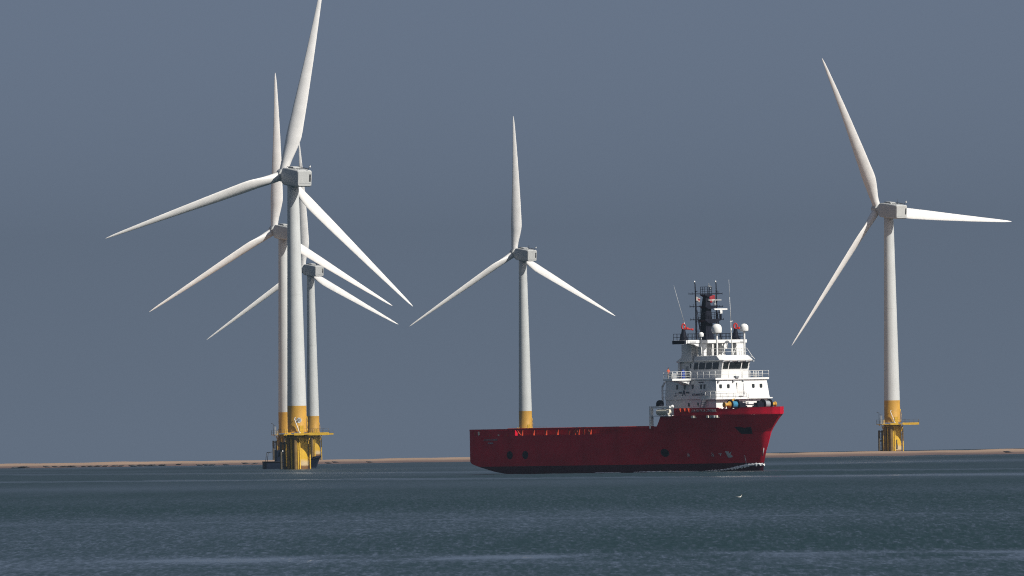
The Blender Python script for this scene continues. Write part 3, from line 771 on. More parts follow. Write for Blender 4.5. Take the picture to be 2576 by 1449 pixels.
mb = MB(); mb.box(rake(13) + .2, rake(13) + .30, -1.15, .1, 12.1, 14.25); ob = mb.build('door', M_WHITE, HOUSE, .04)
mb = MB(); mb.tube((rake(12.4) + .42, .16, 12.25), (rake(14) + .36, .16, 14.1), .05, n=6); mb.box(rake(12) + .3, rake(12) + .42, -.9, .1, 11.98, 12.06); mb.build('door_frame', M_GREYS, HOUSE)
front_window(2.9, 10.45, .45, .5, 25.82, 'porthole')
for b in (-.5, -1.1): front_window(b, 10.9, .34, .34, 25.82, 'porthole', m=M_GREYS)
for b, z in ((4.9, 14.35), (1.8, 14.4), (-.2, 14.4)):
    mb = MB(); mb.box(rake(z) + .1, rake(z) + .5, -b - .12, -b + .12, z - .12, z + .15); mb.build('flood_light', M_GREYS, HOUSE)
mb = MB(); mb.box(rake(14.9) + .1, rake(14.9) + .7, -1.5, -.8, 14.95, 15.25); mb.build('deck_locker', M_GREYS, HOUSE)
# forward walkway under the windows
mb = MB(); mb.box(22.4, 26.4, -5.95, 0.9, 11.5, 11.62); mb.box(25.6, 26.25, .9, 5.95, 11.55, 11.75)
WALK = mb.build('walkway', M_WHITE, SHIP, .02)
def rails(pts, z0, h, m, name, parent, r_=.028, step=1.4, mids=(.5,), posts=True, top=True):
    mb = MB()
    for (a0, b0), (a1, b1) in zip(pts[:-1], pts[1:]):
        ln = math.hypot(a1 - a0, b1 - b0); k = max(1, round(ln / step))
        for q in list(mids) + ([1.0] if top else []): mb.tube((a0, -b0, z0 + h * q), (a1, -b1, z0 + h * q), r_ * .85, n=5)
        for i in range(k + 1):
            x_, y_ = a0 + (a1 - a0) * i / k, b0 + (b1 - b0) * i / k
            if posts: mb.tube((x_, -y_, z0), (x_, -y_, z0 + h + .02), r_, n=5)
    return mb.build(name, m, parent)
rails([(22.4, 5.9), (26.36, 5.9), (26.36, -.85)], 11.62, 1.2, M_WRAIL, 'railing', WALK, .03)
# stair from the forecastle up to the walkway, starboard side
mb = MB()
for s_ in (0, .7):
    mb.add([(22.6, -5.9 - s_, 9.02), (22.9, -5.9 - s_, 9.02), (24.0, -5.9 - s_, 11.55), (23.7, -5.9 - s_, 11.55)] + [(22.6, -5.95 - s_, 9.02), (22.9, -5.95 - s_, 9.02), (24.0, -5.95 - s_, 11.55), (23.7, -5.95 - s_, 11.55)], [(0, 1, 2, 3), (7, 6, 5, 4), (0, 4, 5, 1), (1, 5, 6, 2), (2, 6, 7, 3), (3, 7, 4, 0)])
for k in range(9): mb.box(22.75 + k * .125, 23.0 + k * .125, -6.6, -5.92, 9.25 + k * .27, 9.29 + k * .27)
mb.build('stairway', M_GREYS, SHIP)
# emblem and lettering on the shaded house side
def side_text(body, size, a, z, name, b=5.6, m=M_LETTER, sx=1.0):
    me = text_mesh(name, body, size, m, .02, sx=sx); me.transform(Matrix.Rotation(R(90), 4, 'X'))
    ob = link(name, me, HOUSE); ob.location = (a, -b - .04, z); return ob
side_text('A', 1.35, 17.95, 12.58, 'emblem', 5.66)
side_text('W', .44, 16.85, 12.66, 'emblem_wing', 5.68, sx=1.0); side_text('W', .44, 17.28, 12.66, 'emblem_wing', 5.68, sx=.8)
side_text('W', .44, 18.72, 12.66, 'emblem_wing', 5.68, sx=.8); side_text('W', .44, 19.16, 12.66, 'emblem_wing', 5.68, sx=1.0)
side_text('ATLANTICA', .50, 21.6, 12.33, 'company_name', 5.69, sx=1.1)
mb = MB(); mb.box(15.45, 16.15, -5.75, -5.6, 12.15, 12.2); mb.box(15.6, 16.05, -5.75, -5.6, 12.3, 12.36); mb.box(15.7, 15.95, -5.75, -5.6, 12.55, 12.62); mb.build('notice', M_LETTER, HOUSE)
mb = MB()
for k, w in ((21.55, .3), (22.0, .3), (22.35, .22), (22.62, .16)): mb.box(k, k + w, -5.56, -5.40, 14.24, 14.4)
mb.build('warning_sign', M_LETTER, HOUSE)
# aft boat-deck frame
mb = MB()
for b in (5.5, -5.5):
    mb.path([(12.2, -b, 9.0), (12.2, -b, 13.7), (12.7, -b, 14.3), (13.2, -b, 14.5)], .16, n=8)
for z in (10.4, 12.0): mb.box(12.05, 13.1, -5.6, 5.6, z, z + .12)
mb.build('aft_gallery', M_WHITE, SHIP)
rails([(12.15, 5.5), (12.15, -5.5)], 12.12, 1.0, M_WRAIL, 'gallery_railing', SHIP)

# ---------------- bridge wings
for s in (1, -1):
    mb = MB()
    poly = [(5.46, 14.62), (9.4, 14.62), (9.4, 14.95), (5.46, 14.95)]
    mb.prism([(-s * p[0], p[1]) for p in poly], 'x', 17.3, 19.65)
    mb.prism([(-s * p[0], p[1]) for p in ((5.6, 13.9), (6.4, 14.2), (7.6, 14.5), (9.2, 14.618), (5.6, 14.618))], 'x', 17.4, 19.45)
    wg = mb.build('bridge_wing', M_WHITE, SHIP, .02)
    rails([(19.6, s * 5.6), (19.6, s * 9.35), (17.4, s * 9.35), (17.4, s * 6.5)], 14.95, 1.12, M_WRAIL, 'railing', wg, .035, 1.0, (.33, .66))
    rails([(25.9, s * 0.1), (25.9, s * 5.5), (19.65, s * 5.5)], 14.95, 1.12, M_WRAIL, 'bridge_railing', SHIP, .03, 1.45, (.5,))
    mb = MB(); mb.lathe([(.33, 0), (.36, .5), (.3, 1.2), (.12, 1.45)], c=(18.4, -s * 6.2, 14.95), n=12); mb.build('covered_console', M_BLUE, SHIP)
    mb = MB(); mb.cbox((17.7, -s * 7.6, 15.4), .5, .9, .9); mb.cbox((18.6, -s * 8.6, 15.3), .35, .5, .7); mb.build('wing_locker', M_GREYS, wg, .03)

# ---------------- wheelhouse
def wheelhouse():
    mb = MB()
    def ring(z, fa, w): return [(13.75, -w, z), (fa - .8, -w, z), (fa, -w + .14, z), (fa, w - .14, z), (fa - .8, w, z), (13.75, w, z)]
    rs = [ring(14.952, 24.0, 2.95), ring(16.2, 24.1, 2.95), ring(17.65, 24.55, 3.05)]
    v = [p for r_ in rs for p in r_]; n = 6; f = []
    for k in range(2): f += [(k * n + i, k * n + (i + 1) % n, (k + 1) * n + (i + 1) % n, (k + 1) * n + i) for i in range(n)]
    mb.add(v, f + [tuple(range(n))[::-1], tuple(range(2 * n, 3 * n))])
    return mb.build('wheelhouse', M_WHITE, SHIP, .03)
WH = wheelhouse()
def slant_pane(b0, b1, name='window'):
    mb = MB(); z0, z1 = 16.42, 17.45; fa = lambda z: 24.1 + (z - 16.2) / 1.45 * .45
    v = [(fa(z) + o_, -b, z) for o_ in (.05, -.1) for z, b in ((z0, b0), (z0, b1), (z1, b1), (z1, b0))]
    mb.add(v, [(0, 1, 2, 3), (7, 6, 5, 4), (0, 4, 5, 1), (1, 5, 6, 2), (2, 6, 7, 3), (3, 7, 4, 0)])
    w = mb.build(name, M_GLASS, WH); return w
for b0, b1 in ((2.6, 1.55), (1.35, -1.05), (-1.28, -2.5)): slant_pane(b0, b1)
for a0, a1 in ((17.4, 18.35), (18.7, 20.15), (20.45, 21.9), (22.2, 23.65)):
    side_window((a0 + a1) / 2, 16.95, a1 - a0, 1.05, 3.02, WH, skew=.16)
    mb = MB(); mb.prism([(a0 - .16, 16.43), (a1 - .16, 16.43), (a1 + .16, 17.47), (a0 + .16, 17.47)], 'y', 2.9, 3.07); mb.build('window', M_GLASS, WH)
side_window(16.45, 17.0, .28, .8, 3.0, WH)
mb = MB(); mb.box(15.2, 16.0, -3.02, -2.9, 14.96, 16.95); mb.build('door', M_GREYS, WH, .02)
# visor roof
mb = MB()
def vr(z, fa, w, back): return [(back, -w, z), (fa - .5, -w, z), (fa, -w + .5, z), (fa, w - .5, z), (fa - .5, w, z), (back, w, z)]
rs = [vr(17.655, 24.85, 3.35, 17.9), vr(17.85, 24.95, 3.45, 17.9), vr(18.5, 24.05, 3.3, 17.9), vr(18.6, 23.9, 3.2, 17.9)]
v = [p for r_ in rs for p in r_]; n = 6; f = []
for k in range(3): f += [(k * n + i, k * n + (i + 1) % n, (k + 1) * n + (i + 1) % n, (k + 1) * n + i) for i in range(n)]
mb.add(v, f + [tuple(range(n))[::-1], tuple(range(3 * n, 4 * n))]); ROOF = mb.build('wheelhouse_roof', M_WHITE, SHIP)
for b in (2.3, -.0, -2.4):
    mb = MB(); mb.add([(24.42 + o_ + (.22 if z < 18.1 else -.2), -b + w, z) for o_ in (.05, -.1) for z, w in ((18.0, -.5), (18.0, .5), (18.3, .42), (18.3, -.42))], [(0, 1, 2, 3), (7, 6, 5, 4), (0, 4, 5, 1), (1, 5, 6, 2), (2, 6, 7, 3), (3, 7, 4, 0)])
    if b != 0: mb.build('skylight', M_GREYS, ROOF)
for b in (3.1, 1.6, -.1, -1.7, -3.1):
    mb = MB(); mb.cbox((24.95, -b, 17.62), .25, .35, .2); mb.build('roof_lamp', M_GREYS, ROOF)
rails([(19.4, 3.1), (23.4, 3.1), (23.4, -3.1), (19.4, -3.1)], 18.6, 1.1, M_WRAIL, 'railing', ROOF, .03, 1.5, (.5,))
mb = MB(); mb.path([(23.4, 3.1, 18.6), (24.6, 3.3, 18.3), (24.9, 3.5, 17.9)], .04); mb.path([(23.4, 3.1, 19.7), (24.6, 3.35, 18.2)], .04); mb.build('roof_bracket', M_WRAIL, ROOF)

# ---------------- funnels and mast deck
for s in (1, -1):
    mb = MB()
    prof = [(17.4, 17.66), (17.4, 20.55), (14.8, 20.55), (14.85, 18.8), (14.6, 18.35), (13.3, 17.72), (13.6, 17.5), (14.5, 17.62)]
    mb.prism(prof, 'y', -s * 1.9, -s * 3.55)
    fn = mb.build('funnel', M_WHITE, SHIP, .1)
    mb = MB(); mb.path([(13.9, -s * 3.2, 17.6), (13.75, -s * 3.2, 17.1), (13.75, -s * 3.2, 14.95)], .22, n=12); mb.build('exhaust_pipe', M_WHITE, fn)
    mb = MB(); mb.tube((14.2, -s * 3.4, 17.5), (14.2, -s * 3.4, 14.95), .07); mb.build('funnel_stay', M_WHITE, fn)
mb = MB(); mb.prism([(-6.0, 20.56), (-2.9, 20.56), (-2.9, 19.75), (-3.3, 20.0), (-4.0, 20.12), (-4.6, 20.42)], 'x', 19.15, 19.38)
mb.box(18.3, 19.38, -2.88, -1.95, 18.5, 20.56); mb.box(18.0, 19.38, 4.2, 6.1, 18.3, 20.56); mb.prism([(4.2, 18.3), (6.1, 18.3), (5.0, 17.7), (4.2, 17.66)], 'x', 18.0, 19.38)
PIL = mb.build('deck_support', M_WHITE, SHIP, .06)
mb = MB()
for b in (5.2, -5.2, 4.6):
    for z in (20.72, 20.86): mb.box(19.49, 19.53, -b - .35, -b + .35, z - .025, z + .025)
mb.build('vent_slot', M_GREYS, PIL)
mb = MB(); mb.box(16.2, 19.4, -6.2, 6.2, 20.56, 21.1); mb.box(19.402, 19.5, -6.0, 6.3, 20.62, 21.14)
MDECK = mb.build('mast_deck', M_WHITE, SHIP, .03)
mb = MB(); mb.box(16.1, 19.2, -6.42, -6.203, 20.5, 21.08); mb.build('dark_deck_side', M_BLACK, MDECK)  # black strip over the deck's starboard face, paints its shade dark
mb = MB()
for b in (-1.4, .6): mb.box(19.05, 19.3, -b - .12, -b + .12, 18.6, 20.56)
mb.box(16.6, 16.8, -1.9, 1.9, 18.6, 20.56); mb.build('funnel_wall', M_WHITE, SHIP)
mb = MB(); mb.lathe([(.18, 0), (.2, .3), (.42, .75), (.45, .78)], c=(19.3, 1.5, 20.1), n=16, axis='x'); mb.build('ship_horn', M_WHITE, SHIP)
rails([(18.9, 6.3), (16.3, 6.3), (16.3, -6.1), (18.9, -6.1), (18.9, 6.0)], 21.1, 1.05, M_BLACK, 'mast_deck_railing', MDECK, .04, .75, (.5,))

# ---------------- main mast
mb = MB()
mb.add([(17.0 + da * w * 1.05, -b * w, z) for z, w in ((21.1, .85), (24.5, .66), (26.5, .55), (28.3, .36)) for da, b in ((-1, -1), (1, -1), (1, 1), (-1, 1))],
       [(4 * k + i, 4 * k + (i + 1) % 4, 4 * k + 4 + (i + 1) % 4, 4 * k + 4 + i) for k in range(3) for i in range(4)] + [(3, 2, 1, 0), (12, 13, 14, 15)])
MAST = mb.build('mast', M_BLACK, SHIP, .06)
for zt, zb_, b0, b1, a1 in ((24.5, 23.8, 1.3, -2.1, 18.3), (26.68, 26.15, 1.0, -1.65, 18.0), (28.5, 28.1, .75, -.75, 17.7)):
    mb = MB(); mb.prism([(-b0, zt), (-b1, zt), (-b1, zt - .15), (-.3 * b1, zb_), (-.35 * b0, zb_), (-b0, zt - .15)], 'x', 16.4, a1); mb.build('mast_platform', M_BLACK, MAST)
for s, bt in ((2.12, 2.23), (-2.13, -2.13)):
    mb = MB(); mb.tube((17, -s, 21.1), (17, -s, 26.5), .17, .13, n=10); mb.tube((17, -s, 26.5), (17, -bt, 30.2), .13, .08, n=8)
    mb.path([(17, -bt, 30.2), (17, -bt - .12, 30.45)], .07)
    for z in (22.6, 24.2, 27.4, 29.0): mb.cbox((17.15, -s, z), .2, .34, .12)
    mb.build('mast_pole', M_BLACK, MAST)
    mb = MB(); mb.lathe([(.1, 0), (.12, .15), (.04, .28)], c=(17, -bt - .1, 30.42), n=8); mb.build('masthead_lamp', M_WHITE, MAST)
for z, b0, b1 in ((28.58, 3.58, -3.33), (26.52, 3.4, -3.4), (24.42, 3.33, -3.5)):
    mb = MB(); mb.tube((17.05, -b0, z), (17.05, -b1, z + .03), .06, n=6)
    for b in (b0, b1, b0 - .7, b1 + .7, b1 + 1.0): mb.tube((17.05, -b, z - .12), (17.05, -b, z + random.choice((.3, .4, .22))), .04, n=5)
    mb.build('yard', M_BLACK, MAST)
# ladder, guard rails, top cage
mb = MB()
for b in (1.45, 1.05): mb.tube((16.6, -b - .0, 21.1), (16.8, -b + .55, 27.0), .04, n=5)
for k in range(15): mb.tube((16.6, -1.45 + k * .035, 21.5 + k * .36), (16.6, -1.0 + k * .035, 21.5 + k * .36), .028, n=4)
mb.tube((17.1, -1.9, 24.6), (17.1, -.95, 21.1), .06, n=6); mb.tube((17.1, -2.0, 26.0), (17.1, -1.2, 22.0), .06, n=6); mb.tube((17.1, 2.2, 25.4), (17.1, 2.9, 21.1), .09, n=6)
mb.build('mast_ladder', M_BLACK, MAST)
rails([(16.4, 1.3), (18.3, 1.3), (18.3, -2.0)], 24.5, 1.05, M_BLACK, 'mast_railing', MAST, .04, .7, (.33, .66))
rails([(16.5, .72), (17.6, .72), (17.6, -.72), (16.5, -.72)], 28.5, 1.2, M_BLACK, 'mast_cage', MAST, .045, .6, (.35, .7))
mb = MB(); mb.path([(17.2, .3, 29.7), (17.2, .7, 29.85), (17.2, 1.0, 29.7)], .07); mb.tube((17.2, .3, 29.9), (17.2, .9, 29.6), .07); mb.tube((17.2, .75, 29.2), (17.2, .75, 29.5), .1); mb.tube((17.2, .5, 29.7), (17.2, .45, 30.3), .05)
mb.build('mast_light', M_GREYS, MAST)
# radars
mb = MB(); mb.cbox((18.1, 2.05, 26.06), .3, 2.7, .26); mb.build('radar_scanner', M_WHITE, MAST, .05)
mb = MB(); mb.cbox((18.1, 2.05, 25.62), .45, .5, .52); mb.tube((18.1, 2.05, 25.3), (18.1, 2.05, 24.5), .2, n=10, mi=1); mb.build('radar_gearbox', [M_WHITE, M_BLACK], MAST, .04)
mb = MB(); mb.cbox((17.7, 1.25, 27.56), .14, 2.7, .1); mb.build('radar_scanner', M_WHITE, MAST, .03)
mb = MB(); mb.lathe([(.22, 26.7), (.22, 27.0), (.13, 27.1), (.13, 27.5)], c=(17.7, 1.25, 0), n=10); mb.build('radar_gearbox', M_GREYS, MAST)

# ---------------- satellite domes, monitors, antennas
def dome(a, b, zb, r_, zpost, post_r=.13):
    mb = MB(); prof = [(r_ * .72, 0), (r_ * .93, r_ * .12), (r_, r_ * .4), (r_ * 1.0, r_ * .95)]
    for k in range(1, 8): t = R(90 * k / 7); prof.append((max(.02, r_ * math.cos(t)), r_ * .95 + r_ * .9 * math.sin(t)))
    mb.lathe(prof, c=(a, -b, zb), n=24); d = mb.build('satellite_dome', M_WHITE, SHIP)
    mb = MB(); mb.tube((a, -b, zpost), (a, -b, zb), post_r, n=12); mb.build('dome_post', M_WHITE, d)
dome(22.0, 1.95, 22.15, .83, 18.6, .16); dome(22.8, -3.1, 22.4, .68, 18.6, .15); dome(19.75, 3.35, 21.62, .42, 18.6, .11)
mb = MB(); mb.tube((22.0, 1.3, 18.6), (22.0, 1.0, 22.3), .11, .07, n=10); mb.tube((22, 1.0, 22.3), (22, 1.0, 24.2), .05, n=6); mb.box(21.9, 22.1, .9, 1.1, 22.6, 23.0); mb.tube((22, .85, 24.0), (22, 1.4, 24.1), .05, n=6); mb.tube((22, 1.3, 18.6), (22, 2.3, 20.4), .05, n=6); mb.tube((22, .3, 20.6), (22, -.8, 18.8), .04, n=6)
mb.build('signal_mast', M_WRAIL, SHIP)
for b, s in ((5.25, 1), (-5.5, -1)):
    mb = MB(); mb.lathe([(.72, 21.1), (.42, 22.1), (.3, 22.75), (.3, 22.9)], c=(17.6, -b, 0), n=14); pd = mb.build('monitor_pedestal', M_BLACK, SHIP)
    mb = MB(); ring_ = [Vector((17.6 + .616 * .27 * math.cos(t), -b + .788 * .27 * math.cos(t), 23.3 + .47 * math.sin(t))) for t in np.linspace(0, 2 * math.pi, 17)]
    mb.path(ring_, .12, n=8); mb.tube((17.6, -b, 22.9), (17.6, -b, 23.0), .22, n=10)
    mb.tube((17.7, -b + .2, 22.98), (18.4, -b + 1.1 , 22.85), .16, .11, n=10); mb.tube((18.35, -b + 1.05, 22.86), (18.5, -b + 1.3, 22.83), .17, n=10); mb.cbox((17.9, -b + .45, 23.05), .35, .35, .3)
    mb.build('fire_monitor', M_MONR, SHIP)
mb = MB(); mb.tube((16.2, -4.0, 21.1), (16.4, -4.1, 24.0), .05, n=6); mb.tube((16.4, -4.1, 24.0), (17, -6.63, 30.0), .035, .012, n=6); mb.build('whip_antenna', M_WRAIL, SHIP)
mb = MB(); mb.tube((22.0, 1.0, 24.2), (22.0, .85, 28.0), .04, .03, n=6); mb.tube((22, .85, 28.0), (22.0, .75, 30.8), .025, .012, n=6); mb.build('whip_antenna', M_WRAIL, SHIP)

# ---------------- forecastle gear
def winch(bc, s):
    """windlass half: s=+1 starboard"""
    mb = MB(); a = 27.7
    def dx(b0, b1, r_, mi=0, r2=None): mb.lathe([(r_, -b0), (r2 or r_, -b1)] if -b0 < -b1 else [(r2 or r_, -b1), (r_, -b0)], c=(a, 0, 10.62), n=20, axis='y', mi=mi)
    dx(4.15, 4.0, .85); dx(2.75, 2.6, .85); mb.box(27.2, 28.2, -2.55, -1.2, 9.02, 10.9); mb.prism([(27.1, 9.02), (28.3, 9.02), (28.0, 11.15), (27.4, 11.15)], 'y', -2.3, -1.7)
    mb.box(27.3, 28.1, -4.1, -3.9, 9.02, 10.6); mb.tube((a, -1.2, 10.62), (a, 0.0, 10.62), .08, n=8); mb.cbox((27.7, -1.0, 10.2), .6, .5, .5)
    ob = mb.build('windlass', M_BLACK, SHIP)
    mb = MB(); mb.lathe([(.55, -3.98), (.55, -2.77)], c=(a, 0, 10.62), n=20, axis='y'); c1 = mb.build('rope_drum', M_ROPE if s > 0 else M_GREYS, ob)
    mb = MB(); mb.lathe([(.42, -5.3), (.42, -5.2), (.26, -5.0), (.28, -4.6), (.6, -4.2), (.6, -4.152)], c=(a, 0, 10.62), n=20, axis='y'); c2 = mb.build('warping_drum', M_YEL, ob)
    if s < 0: ob.scale = (1, -1, 1)
winch(0, 1); winch(0, -1)
mb = MB(); mb.prism([(-3.6, 11.3), (-2.9, 11.62), (-3.3, 11.0)], 'x', 27.2, 27.5); mb.build('rope_guard', M_YEL, SHIP)
for b in (1.2, .2, -2.2, -4.6):
    mb = MB()
    for da in (0, .7): mb.lathe([(.2, 9.0), (.17, 9.1), (.17, 9.95), (.24, 10.0), (.24, 10.08)], c=(29.4 + da, -b, 0), n=10)
    mb.build('bollard', M_ORANGE if b < 1 else M_WHITE, SHIP)

# ---------------- rescue boat and gear at the break of the forecastle
mb = MB()
mb.box(12.9, 13.3, -8.9, -8.3, 7.5, 10.6); mb.box(13.3, 17.9, -8.7, -8.35, 10.25, 10.6); mb.box(13.3, 17.9, -8.9, -7.6, 8.95, 9.08)
mb.tube((13.1, -8.9, 7.0), (13.1, -8.9, 9.0), .14, n=8)
mb.build('raft_cradle', M_WHITE, SHIP, .04)
raft = empty('life_raft', SHIP.matrix_world.translation + Matrix.Rotation(-R(52), 4, 'Z') @ Vector((16.2, -8.55, 9.1)), -R(52))
tag(raft, 'cream ribbed life raft canister lying at the step in the red hull', 'life raft')
mb = MB(); prof = [(.1, -1.45), (.45, -1.4)]
for k in range(12):
    x_ = -1.35 + k * .235; prof += [(.50, x_), (.50, x_ + .15), (.44, x_ + .17), (.44, x_ + .22)]
prof += [(.45, 1.45), (.1, 1.5)]
mb.lathe(prof, c=(0, 0, .55), n=20, axis='x', smooth=False); mb.build('canister', M_CREAM, raft)
mb = MB()
for x_ in (-.9, .9): mb.box(x_ - .06, x_ + .06, -.4, .4, 0, .14)
mb.tube((1.45, -.3, 0.0), (1.45, -.3, .7), .09, n=8); mb.build('strap', M_WHITE, raft)
mb = MB(); mb.lathe([(.1, -.5), (.5, -.42), (.62, -.2), (.62, .2), (.5, .42), (.1, .5)], c=(14.9, -8.2, 10.95), n=20, axis='y'); mb.box(14.3, 15.5, -8.6, -7.9, 10.6, 10.75); mb.build('cable_reel', M_BLACK, SHIP)
mb = MB(); mb.lathe([(.05, -.2), (.26, -.1), (.3, .1), (.1, .3)], c=(18.5, -8.6, 10.48), n=14, axis='x'); mb.build('search_light', M_WHITE, SHIP)

# ---------------- flags
def flag(loc_ab, w, h, m0, m1, label, sgn, emblem):
    a, b, z = loc_ab
    o_ = empty('flag', SHIP.matrix_world.translation + Matrix.Rotation(-R(52), 4, 'Z') @ Vector((a, -b, z)), -R(52)); tag(o_, label, 'flag', 'flags flying from the mast')
    n = 14; mrows = 5; v = []; f = []; mi = []
    for i in range(n + 1):
        u = i / n
        for j in range(mrows + 1):
            q = j / mrows; v.append((-.25 * math.sin(u * 7 + q) * u - .15 * u, sgn * w * u * .95, -h * q - .35 * u * u + .06 * math.sin(u * 9)))
    for i in range(n):
        for j in range(mrows):
            k = i * (mrows + 1) + j; f.append((k, k + 1, k + mrows + 2, k + mrows + 1)); mi.append(1 if emblem(i / n, j / mrows) else 0)
    mb = MB(); mb.add(v, f, 0, True); mb.m = mi; me = mb.mesh('cloth', [m0, m1])
    c = link('cloth', me, o_); so = c.modifiers.new('solid', 'SOLIDIFY'); so.thickness = .02
    mb = MB(); mb.tube((0, 0, -h - .3), (0, 0, .3), .012, n=4); mb.build('halyard', M_DARK, o_)
SHIP_M = Matrix.Translation((20.78, 2064.0, 0.0)) @ Matrix.Rotation(-R(52), 4, 'Z'); SHIP.matrix_world = SHIP_M
flag((16.9, -1.9, 28.35), 1.45, 1.1, M_FLAGR, M_FLAGW, 'red flag with a pale patch flying beside the black mast', -1, lambda u, q: u < .35 and q > .55)
flag((16.9, 1.95, 28.1), 1.1, .75, M_FLAGW, M_FLAGR, 'small white flag with red mark beside the black mast', 1, lambda u, q: .3 < u < .75 and .1 < q < .5)

# ------------------------------------------------------------------ people
def person(loc, rz, label, top, legs):
    root = empty('person', loc, rz); tag(root, label, 'person')
    J = [(0, 0, .93), (0, .0, 1.12), (0, .01, 1.38), (0, .02, 1.50), (0, .05, 1.60), (0, .05, 1.72),
         (.10, 0, .88), (.11, .02, .48), (.11, -.02, .08), (.11, .12, .04), (-.10, 0, .88), (-.11, .03, .48), (-.11, -.02, .08), (-.11, .12, .04),
         (.19, 0, 1.40), (.25, .02, 1.14), (.22, .24, 1.06), (.21, .32, 1.06), (-.19, 0, 1.40), (-.25, .02, 1.14), (-.22, .24, 1.06), (-.21, .32, 1.06)]
    E_ = [(0, 1), (1, 2), (2, 3), (3, 4), (4, 5), (0, 6), (6, 7), (7, 8), (8, 9), (0, 10), (10, 11), (11, 12), (12, 13), (2, 14), (14, 15), (15, 16), (16, 17), (2, 18), (18, 19), (19, 20), (20, 21)]
    rad = [.15, .15, .17, .065, .09, .085, .10, .075, .055, .045, .10, .075, .055, .045, .08, .055, .045, .04, .08, .055, .045, .04]
    me = bpy.data.meshes.new('body'); me.from_pydata(J, E_, []); ob = link('body', me, root)
    me.materials.append(M_SKIN)
    sk = ob.modifiers.new('skin', 'SKIN'); 
    if not me.skin_vertices: 
        bm = bmesh.new(); bm.from_mesh(me); bm.verts.layers.skin.verify(); bm.to_mesh(me); bm.free()
    for i, r_ in enumerate(rad): me.skin_vertices[0].data[i].radius = (r_, r_)
    me.skin_vertices[0].data[0].use_root = True
    ss = ob.modifiers.new('sub', 'SUBSURF'); ss.levels = 2; ss.render_levels = 2
    # fingers as short tapered chains
    dg = bpy.context.evaluated_depsgraph_get(); dg.update(); bme = bpy.data.meshes.new_from_object(ob.evaluated_get(dg)); 
    bm = bmesh.new(); bm.from_mesh(bme)
    ob.modifiers.clear(); bm.to_mesh(me); bm.free(); me.materials.clear()
    for m_ in (M_SKIN, top, legs): me.materials.append(m_)
    for p in me.polygons:
        c = p.center; p.use_smooth = True
        p.material_index = 0 if (c.z > 1.5 or c.y > .26) else (1 if c.z > .9 else 2)
    mb = MB()
    for s in (-1, 1):
        for k in range(4): mb.path([(s * (.19 + k * .016), .33, 1.075), (s * (.19 + k * .016), .38 - abs(k - 1.3) * .005, 1.07), (s * (.19 + k * .016), .40, 1.04)], .009, n=6)
        mb.path([(s * .18, .31, 1.06), (s * .155, .35, 1.055), (s * .15, .38, 1.04)], .01, n=6)
    mb.build('fingers', M_SKIN, root)
    mb = MB(); mb.lathe([(.10, 1.66), (.105, 1.72), (.09, 1.79), (.02, 1.82)], c=(0, .03, 0), n=14); mb.build('hair', M_HAIR, root)
    mb = MB(); mb.tube((0, .13, 1.68), (0, .165, 1.655), .014, .02, n=6)
    for s in (-1, 1): mb.tube((s * .035, .125, 1.70), (s * .035, .135, 1.70), .012, n=6)
    mb.box(-.03, .03, .12, .135, 1.61, 1.62); mb.build('face', M_SKIN, root)
    return root
person(SHIP_M @ Vector((18.1, -8.95, 14.95)), -R(52) - R(90), 'person in orange jacket and dark trousers standing on the bridge wing of the red ship', M_JACKET, M_TROUS)

